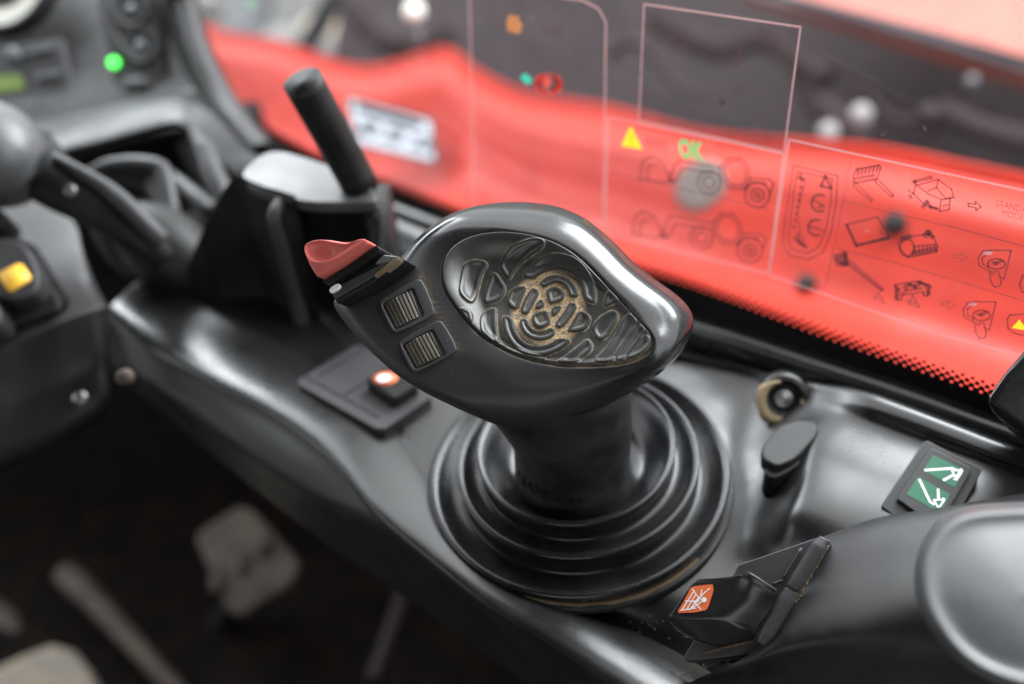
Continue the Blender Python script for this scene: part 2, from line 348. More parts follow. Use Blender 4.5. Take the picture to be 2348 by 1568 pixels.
# ================================================================== setting
WA = PD(2260, 905, 34); WN = nrm(np.cross(F_-R_*2639/FPX+U_*1186/FPX, F_+R_*211/FPX-U_*2686/FPX))
WIN = Plane(WA, WN, UPZ); WN = WIN.n                   # window plane, normal towards the driver
WU = WIN.u                                             # along the window, to the right in the photo
def RP(row): return [PZ(x, y, z) for x, y, z in row]
gp = np.array([[-3000, -3000, -160], [3000, -3000, -160], [3000, 3000, -160], [-3000, 3000, -160.]])
g = obj('ground', (gp, [(0, 1, 2, 3)]), M['ground']); g['kind'] = 'structure'
# cab floor, deep below the console
fl = obj('floor', (np.array([[-75, -60, -46], [25, -60, -46], [4, 16, -46], [-50, 60, -46], [-75, 60, -46.]]), [(0, 1, 2, 3, 4)]), M['mat']); fl['kind'] = 'structure'
# cab roof above everything: it keeps the sky out of the upper half as in the real cab
c0 = -WN; rc = WIN.w(-10, 0); rc[2] = 44
ra = [rc+WU*a+WN*b for a, b in ((-75, 3), (80, 3), (80, 150), (-75, 150))]
rf = obj('cab_roof', prism(ra, (0, 0, 4)), M['matte'], smooth=False); rf['kind'] = 'structure'
bk = [rc+WU*a+WN*150+UPZ*z for a, z in ((-75, 0), (80, 0), (80, -110), (-75, -110))]
bw = obj('cab_rear_wall', prism(bk, WN*3), M['matte'], smooth=False); bw['kind'] = 'structure'
sd = [rc+WU*82+WN*b+UPZ*z for b, z in ((3, 0), (150, 0), (150, -110), (3, -110))]
sw = obj('cab_side_wall', prism(sd, WU*3), M['matte'], smooth=False); sw['kind'] = 'structure'

lw_ = obj('door_lower_panel', prism([WIN.w(-70, -13, -2.5), WIN.w(40, -6, -2.5), WIN.w(40, -60, -2.5), WIN.w(-70, -60, -2.5)], -WN*2), M['matte'], smooth=False); lw_['kind'] = 'structure'
ff = [PZ(0, 0, 0)+np.array([-60, 55, 8.]), PZ(0, 0, 0)+np.array([10, 62, 0.]), PZ(0, 0, 0)+np.array([10, 62, -60.]), PZ(0, 0, 0)+np.array([-60, 55, -60.])]
fw = obj('front_bulkhead', prism([np.array([-95, 40, -8.]), np.array([-20, 44, -8.]), np.array([-20, 44, -60.]), np.array([-95, 40, -60.])], (0, 3, 0)), M['matte'], smooth=False); fw['kind'] = 'structure'

# ------------------------------------------------------------------ console
con = empty('side_console', (0, 0, 0), 'black moulded plastic side console holding the joystick, with a rolled front edge', 'console')
R_rows = [
 [(120, 760, -6), (305, 890, -6), (559, 1099, -6), (762, 1256, -6), (1016, 1429, -6), (1230, 1585, -6), (1500, 1790, -6)],
 [(215, 745, -1.2), (300, 850, -1.2), (457, 960, -1.2), (640, 1090, -1.2), (850, 1235, -1.2), (1040, 1370, -1.2), (1290, 1545, -1.2), (1600, 1770, -1.2)],
 [(240, 722, .1), (330, 805, .1), (457, 876, .1), (610, 960, .1), (760, 1075, .1), (860, 1190, .1), (975, 1288, .1), (1110, 1395, .1), (1250, 1480, .1), (1380, 1568, .1), (1700, 1790, .1)],
 [(255, 700, .75), (360, 775, .75), (480, 848, .75), (630, 925, .75), (757, 1015, .75), (855, 1140, .75), (975, 1248, .75), (1105, 1355, .75), (1250, 1440, .75), (1440, 1560, .75), (1760, 1770, .75)],
 [(275, 675, .85), (400, 755, .85), (530, 825, .85), (680, 895, .85), (795, 965, .85), (885, 1090, .85), (1000, 1210, .85), (1120, 1320, .85), (1270, 1415, .85), (1480, 1550, .85), (1800, 1750, .85)],
 [(300, 655, .45), (450, 735, .45), (600, 800, .45), (740, 860, .45), (850, 930, .45), (930, 1060, .45), (1020, 1185, .45), (1140, 1310, .45), (1300, 1400, .45), (1520, 1530, .45), (1860, 1740, .45)],
 [(340, 630, .0), (500, 712, .0), (660, 775, .0), (800, 838, .0), (895, 925, .0), (965, 1060, .0), (1045, 1190, .0), (1160, 1310, -.25), (1330, 1395, -.8), (1560, 1500, -1.0), (1920, 1730, -.6)],
]
_zs = (-6, -1.9, .10, .55, .36, .22, .1)
R_rows = [[(x, y, (z-.25 if k == 0 else z-.03) if k in (0, 6) else _zs[k]-.25) for x, y, z in r] for k, r in enumerate(R_rows)]
R_rows = [R_rows[k] for k in (0, 1, 2, 3, 5, 6)]
obj('front_rim', loft([RP(r) for r in R_rows], 160, 60), M['console'], con)
deck_rows = [
 [(330, 640, 0), (640, 780, 0), (885, 930, 0), (960, 1070, 0), (1045, 1195, -.1), (1160, 1315, -.4), (1330, 1400, -.9), (1500, 1480, -1.15), (1700, 1600, -1.1), (1760, 1640, -1.0), (1950, 1740, -.4)],
 [(370, 600, 0), (700, 740, 0), (950, 880, 0), (1060, 1000, 0), (1150, 1130, 0), (1260, 1250, 0), (1400, 1320, -.1), (1580, 1400, -.35), (1690, 1440, -.3), (1800, 1470, .0), (2100, 1560, .6)],
 [(430, 560, 0), (760, 690, 0), (1010, 830, 0), (1180, 920, 0), (1350, 1000, 0), (1500, 1100, 0), (1600, 1200, 0), (1690, 1280, .0), (1770, 1300, .4), (1880, 1320, 1.2), (2300, 1400, 1.6)],
 [(500, 530, 0), (830, 660, 0), (1100, 800, 0), (1300, 880, 0), (1440, 930, 0), (1580, 1010, 0), (1680, 1110, .0), (1740, 1160, .4), (1800, 1165, 1.4), (1880, 1190, 2.0), (2400, 1310, 2.3)],
 [(560, 500, 0), (880, 630, 0), (1150, 750, 0), (1350, 830, 0), (1500, 870, 0), (1620, 930, 0), (1700, 1010, .0), (1790, 1030, .9), (1850, 1020, 1.9), (1960, 1070, 2.2), (2450, 1230, 2.5)],
 [(600, 480, 0), (920, 600, 0), (1180, 715, 0), (1400, 800, 0), (1540, 840, 0), (1660, 880, .0), (1750, 920, .3), (1850, 935, 1.4), (1940, 960, 2.2), (2060, 1000, 2.35), (2480, 1150, 2.55)],
 [(610, 470, 0), (930, 590, 0), (1190, 708, 0), (1415, 792, 0), (1560, 825, .1), (1680, 850, .2), (1770, 885, .5), (1870, 905, 1.6), (1960, 922, 2.5), (2080, 962, 2.8), (2490, 1120, 2.9)],
 [(620, 462, 0.3), (940, 580, .3), (1200, 700, .3), (1430, 785, .3), (1580, 815, .3), (1690, 838, .4), (1780, 862, .7), (1880, 880, 1.7), (1970, 895, 2.5), (2090, 935, 2.8), (2500, 1090, 2.9)],
]
_sk = [p-WN*.6-UPZ*1.0 for p in RP(deck_rows[-1])]
_sk2 = [p-UPZ*4 for p in _sk]
deck = obj('deck', loft([RP(r) for r in deck_rows]+[_sk, _sk2], 170, 110), M['console'], con)
def ledge_row(sh, dz, off):                            # rows that follow the foot of the window
    out = []
    for x, y in ((520, 270), (620, 325), (750, 392), (880, 442), (1050, 505), (1220, 572), (1400, 640), (1570, 708), (1700, 748), (1900, 813), (2100, 878), (2250, 932), (2500, 1018)):
        p = WIN.p(x, y); out.append(p+WN*off+UPZ*dz)
    return out
far_row = [p-UPZ*.12-np.array([0, .25, 0]) for p in RP(deck_rows[-1])]
_lr = ledge_row(0, -1.0, .95)
def _mid(k, dz, dn):
    a = catmull(_lr, 13); b = catmull(far_row, 13); return [a[i]*(1-k)+b[i]*k+UPZ*dz+WN*dn for i in range(13)]
obj('window_ledge', loft([ledge_row(0, -1.5, -.3), ledge_row(0, -.25, -.05), ledge_row(0, -.12, .2), ledge_row(0, -.10, .5), ledge_row(0, -.3, .78), ledge_row(0, -.75, .85), _mid(.35, -.3, -.35), _mid(.7, -.45, -.5), _mid(.93, -.25, -.2), far_row], 120, 70), M['console'], con)
bpy.context.view_layer.update()
DK = bvh_of(deck)

# raised block with a dark bay at the far end of the console
zt = 6.2
tp = rnd_poly([(548, 400), (585, 362), (625, 342), (700, 358), (790, 392), (850, 430), (872, 462), (800, 464), (700, 464), (640, 445), (575, 428)], 2)
ub = empty('upstand_block', PZ(700, 700, 0), 'black console upstand, top coloured pale for a sky reflection, with a dark open bay, behind the red thumb switch', 'console block')
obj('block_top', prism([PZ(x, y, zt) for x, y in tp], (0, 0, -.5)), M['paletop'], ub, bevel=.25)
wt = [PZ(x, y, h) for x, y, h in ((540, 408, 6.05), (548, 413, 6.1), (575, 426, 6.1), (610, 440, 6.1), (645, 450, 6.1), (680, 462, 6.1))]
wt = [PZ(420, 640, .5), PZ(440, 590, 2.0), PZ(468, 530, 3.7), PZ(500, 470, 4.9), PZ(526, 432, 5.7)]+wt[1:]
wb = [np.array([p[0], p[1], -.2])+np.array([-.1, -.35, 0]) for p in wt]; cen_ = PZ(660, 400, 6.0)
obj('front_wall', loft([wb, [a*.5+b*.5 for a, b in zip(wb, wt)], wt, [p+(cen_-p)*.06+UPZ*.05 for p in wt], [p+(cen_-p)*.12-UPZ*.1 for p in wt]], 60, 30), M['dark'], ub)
ex = PZ(692, 735, 0)
obj('bay_edge', tube([ex-UPZ*.2, ex+UPZ*2, ex+UPZ*4, ex+UPZ*5.6, ex+UPZ*5.9+np.array([.3, .8, 0])], [.34, .3, .3, .3, .25], 16, 40), M['dash'], ub)  # lit edge of the bay put into a paler plastic
e2 = PZ(880, 720, 0)
obj('bay_back', grid([np.array([ex+np.array([0, 1.6, 6]), e2+np.array([.4, 1.6, 6])]), np.array([ex+np.array([0, 1.6, -.5]), e2+np.array([.4, 1.6, -.5])])]), M['matte'], ub)
obj('bay_side', grid([np.array([e2+UPZ*5.4, e2+np.array([.5, 2.2, 5.4])]), np.array([e2-UPZ*.3, e2+np.array([.5, 2.2, -.3])])]), M['dark'], ub, solid=.5)

# ------------------------------------------------------------------ joystick
j = empty('joystick', (0, 0, 0), 'large black joystick with leaf shaped ribbed thumb pad and ringed rubber base', 'joystick')
ax = nrm([-.06, -.02, 1])
prof = smooth_prof([(1.7, .72), (2.1, .76), (2.45, .90), (2.85, 1.32), (3.2, 1.80), (3.38, 1.97), (3.50, 2.0), (3.55, 1.90), (3.52, 1.65), (3.44, 1.3), (3.47, 1.06), (3.66, .99), (3.9, 1.08), (4.12, 1.26), (4.26, 1.32), (4.36, 1.27), (4.37, 1.1), (4.30, .8), (4.27, .48), (4.37, .30), (4.65, .30), (4.95, .44), (5.2, .63), (5.33, .68), (5.43, .62), (5.45, .45), (5.38, .2), (5.35, 0), (5.35, -.2)], 160)
obj('bellows', lathe((0, 0, 0), ax, prof, 144), M['bellows'], j)
obj('base_flange', lathe((0, 0, 0), (0, 0, 1), smooth_prof([(5.2, .10), (5.52, .10), (5.62, .04), (5.66, -.1)], 16), 128), M['dark'], j)
# sand lying at the front of the base
sr = []
for q in np.linspace(math.radians(232), math.radians(312), 60):
    wv = .5+.5*math.sin(q*9)*math.sin(q*23); k = math.sin((q-math.radians(232))/math.radians(80)*math.pi)
    sr.append([np.array([math.cos(q), math.sin(q), 0])*r+np.array([0, 0, z]) for r, z in ((5.25, .11), (5.40, .13), (5.46+.07*k*(wv+.3*random.random()), .12), (5.48+.09*k*(wv+.3*random.random()), -.02))])
obj('dust_line', grid([np.array(r) for r in sr]), M['sand'], j)
# stem: rings given by left/right edge readings
def ring(cx, cy, d, r, ra, n=64, tilt=0.0):
    c = PD(cx, cy, d); h = np.array([1., 0, 0])
    return [c+np.array([r*math.cos(q), ra*math.sin(q), tilt*r*math.cos(q)]) for q in np.linspace(0, 2*math.pi, n, endpoint=False)]
d0 = proj((0, 0, 1))[2]
st = [ring(1314, 1098, 35.6, 2.12, 2.0), ring(1314, 1088, 35.4, 2.1, 1.95), ring(1312, 1050, 34.7, 2.02, 1.85), ring(1310, 1000, 33.7, 2.02, 1.85), ring(1298, 960, 32.8, 2.18, 1.9, tilt=-.05), ring(1280, 920, 31.9, 2.35, 2.0, tilt=-.1), ring(1262, 880, 31.2, 2.55, 2.0, tilt=-.12), ring(1250, 850, 30.9, 2.5, 2.0, tilt=-.12)]
A = np.array(st); cols = [catmull_u(A[:, k], 60) for k in range(A.shape[1])]
stem = obj('stem', grid([np.array([cols[k][i] for k in range(len(cols))]) for i in range(60)], True), M['stem'], j)
fin = [(1418, 905), (1436, 930), (1440, 980), (1450, 1040), (1452, 1100)]
obj('stem_seam', tube([PD(1396, 900, 29.9), PD(1400, 940, 30.6), PD(1418, 990, 31.8), PD(1425, 1050, 33.1), PD(1432, 1100, 34.2)], .05, 8, 40), M['rubber'], j)
# raised maker's lettering round the foot of the stem
SB = bvh_of(stem)
TP = Plane(PD(1310, 1130, 33.3), [0, -1, .35], UPZ)
cu = bpy.data.curves.new('t', 'FONT'); cu.body = 'MANITOU'; cu.extrude = .06; cu.offset = .02; to = bpy.data.objects.new('t', cu); COL.objects.link(to)
dg = bpy.context.evaluated_depsgraph_get(); tm = bpy.data.meshes.new_from_object(to.evaluated_get(dg))
tv = np.array([p.co[:] for p in tm.vertices]); tf = [tuple(p.vertices) for p in tm.polygons]; bpy.data.objects.remove(to)
tv[:, 0] -= tv[:, 0].min(); tv[:, 0] /= tv[:, 0].max(); hh = tv[:, 1].max()
base = np.array([(1185, 1083), (1205, 1106), (1235, 1125), (1270, 1141), (1305, 1146), (1338, 1147)], float)
bx = catmull(base, 101)
ot = []
for p in tv:
    k = p[0]*100; i = min(99, int(k)); q = bx[i]+(bx[i+1]-bx[i])*(k-i); x, y = q[0], q[1]+9-p[1]/hh*19
    h, n = hit(SB, x, y)
    if h is None: h = PD(x, y, 33.3); n = -F_
    if n@F_ > 0: n = -n
    ot.append(h+n*(.055 if p[2] > 0 else -.05))
obj('lettering', (ot, tf), M['shell'], j, smooth=False)

# head
HN = nrm([-.10, -math.cos(math.radians(64)), math.sin(math.radians(64))]); HC = PD(1270, 700, 29.8)
def HPx(x, y, h): return PP(x, y, HC+HN*h, HN)
def z1(x, y): return ((1150+x/1.4675)*.5934, (750+y/1.4675)*.5934)
def z2(x, y): return ((1600+x/2.0417)*.5934, (850+y/2.0417)*.5934)
out_c = [z1(*p) for p in [(205, 612), (300, 765), (430, 905), (560, 1020), (700, 1110), (850, 1185), (1000, 1255), (1130, 1305), (1260, 1325), (1400, 1310), (1560, 1262), (1700, 1215), (1850, 1145), (2000, 1055), (2130, 950), (2205, 850), (2243, 735), (2222, 650), (2150, 572), (2000, 462), (1900, 380), (1800, 278), (1700, 190), (1600, 122), (1450, 66), (1250, 45), (1050, 60), (880, 110), (750, 190), (660, 270), (600, 345), (565, 385), (500, 440), (440, 480), (330, 540)]]
pad_c = [z2(*p) for p in [(222, 430), (235, 340), (270, 270), (330, 205), (430, 150), (560, 115), (720, 103), (900, 123), (1060, 165), (1200, 230), (1330, 322), (1450, 440), (1600, 600), (1750, 762), (1850, 872), (1882, 940), (1868, 1015), (1800, 1080), (1680, 1128), (1500, 1152), (1200, 1155), (980, 1125), (820, 1080), (650, 1000), (500, 900), (380, 770), (290, 650), (235, 540)]]
CX, CY = 1262, 705
def polar(poly, n, smooth=True):
    P = densify(poly, 2) if not smooth else catmull(poly, 1400, True)
    a = np.unwrap(np.arctan2(P[:, 1]-CY, P[:, 0]-CX)); r = np.hypot(P[:, 0]-CX, P[:, 1]-CY)
    if a[-1] < a[0]: a = a[::-1]; r = r[::-1]
    A = np.r_[tuple(a+2*math.pi*k for k in range(-2, 4))]; Rr = np.r_[tuple(r for k in range(6))]; o = np.argsort(A); t = np.linspace(0, 2*math.pi, n, endpoint=False)
    return t, np.interp(t, A[o], Rr[o])
NA = 420
TH, RO = polar(out_c, NA); _, RI = polar(pad_c, NA)
cs, sn = np.cos(TH), np.sin(TH)
left = sstep(.25, .85, -cs)                           # 1 on the switch side
low = sstep(.2, .8, sn)
def ringpx(rad): return CX+cs*rad, CY+sn*rad
def ring3(rad, h):
    X, Y = ringpx(rad); return np.array([HPx(X[i], Y[i], h[i]) for i in range(NA)])
K = []
K.append(ring3(RI*.975, np.full(NA, -.28)))
K.append(ring3(RI*.99, np.full(NA, .02)))
K.append(ring3(RI+1.5, np.full(NA, .12)))
K.append(ring3(RI+5, np.full(NA, .17)))
g = RO-RI
K.append(ring3(RI+g*.25, .17-.05*(1-left)))
K.append(ring3(RI+g*.5, .08*(1-left)+.12*left-.12*(1-left)*(1-low)-.05*low))
K.append(ring3(RI+g*.75, -.28*(1-left)+.0*left))
K.append(ring3(RI+g*.92, -.78*(1-left)-.12*left))
K.append(ring3(RI+g*1.0, -1.25*(1-left)-.55*left))
def shrink(s, h):
    base_ = ring3(RO, -1.25*(1-left)-.55*left); c = HC+HN*-1.25
    d_ = base_-c; d_ -= np.outer(d_@HN, HN)
    return c+d_*s+np.outer(h+1.25, HN)
K.append(shrink(.975, np.full(NA, -1.5)+.5*left))
K.append(shrink(.90, np.full(NA, -1.8)+.4*left))
K.append(shrink(.78, np.full(NA, -2.05)+.2*left))
K.append(shrink(.58, np.full(NA, -2.4)))
K.append(shrink(.36, np.full(NA, -2.9)))
K = np.array(K); cols = [catmull_u(K[:, k], 130) for k in range(NA)]
G = np.array(cols).transpose(1, 0, 2)
hv, hf = grid(list(G), True)
sw1 = [z1(*p) for p in [(452, 605), (700, 466), (792, 682), (545, 800)]]
sw2 = [z1(*p) for p in [(566, 835), (812, 702), (918, 890), (655, 1025)]]
pj = np.array([proj(p)[:2] for p in hv])
d1 = sdf(pj, sw1); d2 = sdf(pj, sw2); dm = np.minimum(d1, d2)
nz = .6+.4*np.sin(pj[:, 0]*.9+3*np.sin(pj[:, 1]*.35))*np.sin(pj[:, 1]*.8)
sidew = sstep(-.2, .9, ((pj-np.array([985, 740]))@np.array([.87, -.5]))/60)
dust_h = np.exp(-np.maximum(dm, 0)/(4+9*sidew))*(.25+.75*sidew)*nz*1.1
dp = sdf(pj, catmull(pad_c, 160, True)); dust_h = np.maximum(dust_h, .85*np.exp(-np.abs(dp+1)/2.0)*(.45+.55*np.sin(pj[:, 0]*.05+1)**2))
head = obj('head_shell', (hv, hf), M['worn2'], j, dust=np.clip(dust_h, 0, 1))
pw = pj; wear = sstep(-.15, .75, ((pw-np.array([1130, 760]))@nrm([.55, -.83]))/170)
wear = np.maximum(wear, sstep(1300, 1480, pw[:, 0]))
a_ = head.data.attributes.new('wear', 'FLOAT', 'POINT'); a_.data.foreach_set('value', np.asarray(wear, np.float32)); wear_mat(M['worn2'])
HB = bvh_of(head)
# thumb pad with raised tread blocks
blocks = [
 ([(400, 345), (470, 312), (550, 315), (577, 342), (530, 400), (500, 520), (480, 620), (455, 668), (365, 592), (372, 480), (385, 400)], .9),
 ([(610, 400), (650, 412), (690, 480), (718, 520), (690, 590), (655, 622), (580, 648), (548, 635), (560, 540), (590, 460)], .9),
 ([(668, 340), (720, 262), (800, 210), (950, 170), (1040, 190), (1020, 236), (920, 272), (830, 330), (775, 400), (742, 455), (700, 402)], .7),
 ([(862, 418), (880, 385), (940, 332), (1040, 290), (1150, 285), (1290, 332), (1390, 440), (1435, 560), (1430, 650), (1410, 662), (1345, 625), (1340, 560), (1310, 470), (1235, 400), (1130, 372), (1050, 385), (985, 415), (940, 450), (872, 437)], 1),
 ([(993, 482), (1040, 442), (1110, 425), (1200, 447), (1268, 515), (1295, 592), (1285, 608), (1230, 605), (1225, 570), (1190, 508), (1130, 478), (1075, 492), (1030, 520), (1000, 505)], 1),
 ([(1045, 555), (1070, 535), (1110, 522), (1150, 535), (1185, 580), (1180, 620), (1150, 640), (1080, 660), (1062, 640)], 1),
 ([(765, 525), (868, 508), (882, 530), (845, 610), (815, 690), (790, 700), (730, 640), (738, 600)], 1),
 ([(935, 520), (990, 560), (945, 640), (908, 720), (882, 740), (842, 725), (860, 640), (900, 570)], 1),
 ([(1003, 615), (1032, 665), (1000, 690), (960, 697), (965, 660)], 1),
 ([(1090, 690), (1155, 678), (1160, 695), (1105, 762), (1090, 740)], 1),
 ([(1225, 655), (1285, 665), (1270, 720), (1220, 790), (1160, 858), (1120, 840), (1125, 810), (1180, 740), (1210, 690)], 1),
 ([(1310, 710), (1400, 770), (1365, 850), (1320, 875), (1235, 888), (1215, 870), (1260, 800)], 1),
 ([(945, 740), (1045, 712), (1060, 750), (1078, 810), (1050, 840), (990, 858), (950, 830), (930, 780)], 1),
 ([(835, 785), (892, 780), (905, 830), (950, 880), (1020, 885), (1080, 855), (1108, 870), (1112, 910), (1060, 942), (980, 955), (900, 925), (850, 865)], 1),
 ([(708, 745), (780, 780), (788, 850), (830, 940), (900, 995), (1000, 1008), (1080, 983), (1140, 938), (1220, 948), (1230, 965), (1150, 1030), (1050, 1070), (950, 1080), (850, 1050), (770, 985), (722, 890), (705, 800)], 1),
 ([(535, 720), (645, 676), (643, 760), (655, 900), (690, 1030), (620, 990), (560, 925), (530, 850)], .8),
 ([(395, 715), (470, 738), (467, 868), (420, 820), (360, 740)], .7),
 ([(1440, 790), (1560, 715), (1612, 745), (1600, 800), (1540, 900), (1485, 950), (1442, 940), (1405, 870)], .9),
 ([(1530, 560), (1628, 645), (1560, 665), (1500, 692), (1505, 640)], .7),
 ([(1120, 1140), (1200, 1080), (1300, 1000), (1370, 940), (1405, 985), (1400, 1030), (1330, 1085), (1290, 1135)], .8),
 ([(1395, 1132), (1500, 1040), (1600, 900), (1675, 730), (1770, 815), (1700, 930), (1620, 1050), (1570, 1130)], .8),
 ([(1595, 1120), (1615, 1060), (1700, 950), (1780, 830), (1830, 885), (1730, 1010), (1655, 1110)], .8),
 ([(1665, 1108), (1740, 1020), (1815, 900), (1862, 950), (1850, 1010), (1750, 1085)], .8),
 ([(680, 985), (760, 1040), (900, 1090), (1060, 1110), (980, 1118), (820, 1070), (700, 1015)], .6),
]
NR = 300; NT = 1000
tt, rp = polar(pad_c, NT); fr = np.linspace(0.02, 1, NR)
X = CX+np.outer(fr, np.cos(tt)*rp); Y = CY+np.outer(fr, np.sin(tt)*rp); pts = np.c_[X.ravel(), Y.ravel()]
s_ = .5934/2.0417                                      # z2 unit in grid px
d_in = -sdf(pts, catmull(pad_c, 200, True))/s_         # in z2 units
zz = np.c_[(pts[:, 0]/.5934-1600)*2.0417, (pts[:, 1]/.5934-850)*2.0417]
upl = sstep(-.3, .8, -((zz-np.array([1050, 690]))@nrm([.45, 1.0]))/450)   # wide slope at upper left
wlip = 45+170*upl
rim_h = .09+.10*upl
hb = rim_h*sstep(-5, 25, d_in)-(rim_h+.03+.17*upl)*sstep(15, 15+wlip, d_in)
hb -= .06*sstep(60, 400, d_in)
rel = np.zeros(len(pts)); bd = np.full(len(pts), 1e9); mark = np.zeros(len(pts))
for poly, k in blocks:
    poly = np.array(poly, float); ok = (zz[:, 0] > poly[:, 0].min()-60) & (zz[:, 0] < poly[:, 0].max()+60) & (zz[:, 1] > poly[:, 1].min()-60) & (zz[:, 1] < poly[:, 1].max()+60)
    idx = np.where(ok)[0]; q = rnd_poly(poly, 2, .25); d = sdf(zz[idx], q)
    bd[idx] = np.minimum(bd[idx], d)
    size = -d.min()
    hgt = .10*k*sstep(10, -3, d)-.034*sstep(-14, -min(40, size), d)*(1 if size > 26 else .4)
    fade = sstep(-2, 40, d_in[idx])
    rel[idx] = np.maximum(rel[idx], hgt*fade)
ew_ = np.hypot((zz[:, 0]-1055)/310, (zz[:, 1]-692)/325)
ang = math.radians(-25)
cen = sstep(1.02, .86, ew_)
nzz = .5+.5*np.sin(zz[:, 0]*.06+2*np.sin(zz[:, 1]*.031))*np.sin(zz[:, 1]*.05+zz[:, 0]*.02)
outside = sstep(3, 9, bd)
edge_d = np.exp(-((bd-11)/5)**2)
dustp = outside*cen*sstep(.0, .35, 1.25-ew_)*np.where(bd < 60, 1, .9)
# grey rubber shows between spiral arms at lower left / upper right
dd = outside*np.maximum(cen*(sstep(60, 10, np.abs(bd-8))), 0)
dd = np.maximum(dd*.95, edge_d*(.16+.5*nzz)*sstep(0, 60, d_in)*(1-.35*upl))
dd = np.maximum(dd, .75*sstep(9, 2, d_in)*(.4+.6*nzz))
inner = sstep(-16, -26, bd)*cen*.14*nzz; dd = np.maximum(dd, inner)
dd = np.clip(dd, 0, 1)
hgt = hb+rel-.09*(1-sstep(0, 5, d_in))
dome = .17
P3 = np.array([HPx(pts[i, 0], pts[i, 1], 0) for i in range(len(pts))])+np.outer(hgt+dome-.10, HN)
pv, pf = grid([P3[i*NT:(i+1)*NT] for i in range(NR)], True)
pf.append(tuple(range(NT))[::-1])
pad = obj('thumb_pad', (pv, pf), M['rubber'], j, dust=dd)

# ribbed roller switches on the head
def on_head(x, y):
    h, n = hit(HB, x, y)
    return h, n
def roller_switch(q, inner, nm):
    P = [on_head(x, y)[0] for x, y in q]; c = sum(P)/4; n = nrm(np.cross(P[1]-P[0], P[3]-P[0]))
    if n@(CAM-c) < 0: n = -n
    pl = Plane(c+n*.06, n, P[0]-P[3])
    quad = [pl.p(x, y) for x, y in q]
    qo = rnd_poly(quad, 1, .10); qo = rnd_poly(qo, 1, .25)
    fr_ = [pl.p(x, y) for x, y in inner]
    # frame = ring between outer outline and window
    n_o = 96
    def sample(poly, n): D = densify(poly, .002); L_ = np.linspace(0, len(D), n, endpoint=False).astype(int); return D[L_]
    O = sample(np.array(qo), n_o); I = sample(np.array(rnd_poly(fr_, 1, .06)), n_o)
    cc = sum(fr_)/4
    def align(Q, ref):                                 # start both rings at the same direction
        u0_ = pl.u; a = np.arctan2((Q-cc)@pl.v, (Q-cc)@pl.u); k = np.argmin(np.abs(a)); Q = np.roll(Q, -k, 0)
        a = np.arctan2((Q-cc)@pl.v, (Q-cc)@pl.u)
        return Q if a[5] > a[0] else np.roll(Q[::-1], 1, 0)
    O = align(O, 0); I = align(I, 0)
    Oi = O+(cc-O)*.03
    rows = [O-n*.35, O-n*.02, O+(cc-O)*.008+n*.015, O+(cc-O)*.02+n*.03, O+(cc-O)*.05+n*.033, I+(I-cc)*.05+n*.033, I+(I-cc)*.015+n*.03, I+n*.012, I-n*.05, I-n*.30]
    f = obj('switch_frame', grid(rows, True), M['switch'], nm)
    # roller: part of a drum with ribs
    a, b, c_, d_ = [np.array(p) for p in fr_]; nr = 9; V = []; rows = []
    us = np.linspace(.02, .98, nr*10+1)
    for u in us:
        arc = math.sin(u*math.pi); rb = .06*sstep(.1, .5, abs(((u*nr) % 1)-.5)*2*1.0)
        off = -.11+.13*arc+rb*.9
        t0 = a+(b-a)*u; t1 = d_+(c_-d_)*u
        rows.append(np.array([t0+(t1-t0)*v+n*off for v in (.04, .05, .5, .95, .96)]))
        rows[-1][0] -= n*.3; rows[-1][-1] -= n*.3
    obj('roller', grid(rows), M['roller'], nm, smooth=False)
roller_switch(sw1, [z1(*p) for p in [(476, 625), (655, 528), (722, 690), (553, 772)]], j)
roller_switch(sw2, [z1(*p) for p in [(590, 855), (768, 762), (848, 912), (665, 995)]], j)

# red thumb switch on the nose
def n1(x, y): return ((1180+x/3.919)*.5934, (900+y/3.919)*.5934)
def body(name, outline, d, depth_vec, mat, bev, k=2):
    P = [PD(*q, d) for q in rnd_poly(outline, k)]; return obj(name, prism(P, depth_vec), mat, j, bevel=bev)
dn = nrm([.25, .75, -.85])
NP = Plane(PD(850, 640, 29.6), nrm([-.25, -.62, .75]), UPZ)
def npoly(L, h): return [NP.p(*n1(x, y), h) for x, y in L]
obj('switch_housing', prism(npoly([(375, 830), (440, 1060), (1030, 720), (1400, 400), (1415, 345), (1180, 320), (1020, 420)], -.12), -NP.n*1.5), M['dark'], j, bevel=.06)
obj('housing_step', prism(npoly([(480, 800), (400, 930), (440, 1000), (1010, 670), (1300, 440), (1230, 410), (960, 560)], -.02), -NP.n*.5), M['switch'], j, bevel=.04)
obj('pale_insert', prism(npoly([(1060, 680), (1050, 640), (1380, 385), (1420, 370), (1400, 420)], .08), -NP.n*.5), M['sand'], j, bevel=.03)
obj('grey_insert', prism(npoly([(1080, 410), (1180, 325), (1400, 350), (1290, 440), (1040, 480)], .0), -NP.n*.5), M['grey'], j, bevel=.05)
obj('indicator', prism(npoly(rnd_poly([(378, 850), (500, 760), (545, 800), (530, 850), (410, 925), (385, 900)], 1), .1), -NP.n*.3), M['iconwhite'], j, bevel=.03)
obj('switch_base', prism(npoly(rnd_poly([(325, 740), (700, 520), (1060, 260), (1110, 205), (1170, 250), (1175, 290), (960, 460), (640, 660), (370, 800), (335, 790)], 2), .25), -NP.n*1.2), M['dark'], j, bevel=.12)
cap_o = rnd_poly([(118, 360), (150, 250), (250, 180), (400, 158), (560, 175), (720, 205), (840, 195), (940, 165), (1040, 165), (1095, 205), (1000, 275), (800, 420), (600, 560), (440, 650), (310, 722), (270, 680), (180, 530)], 2)
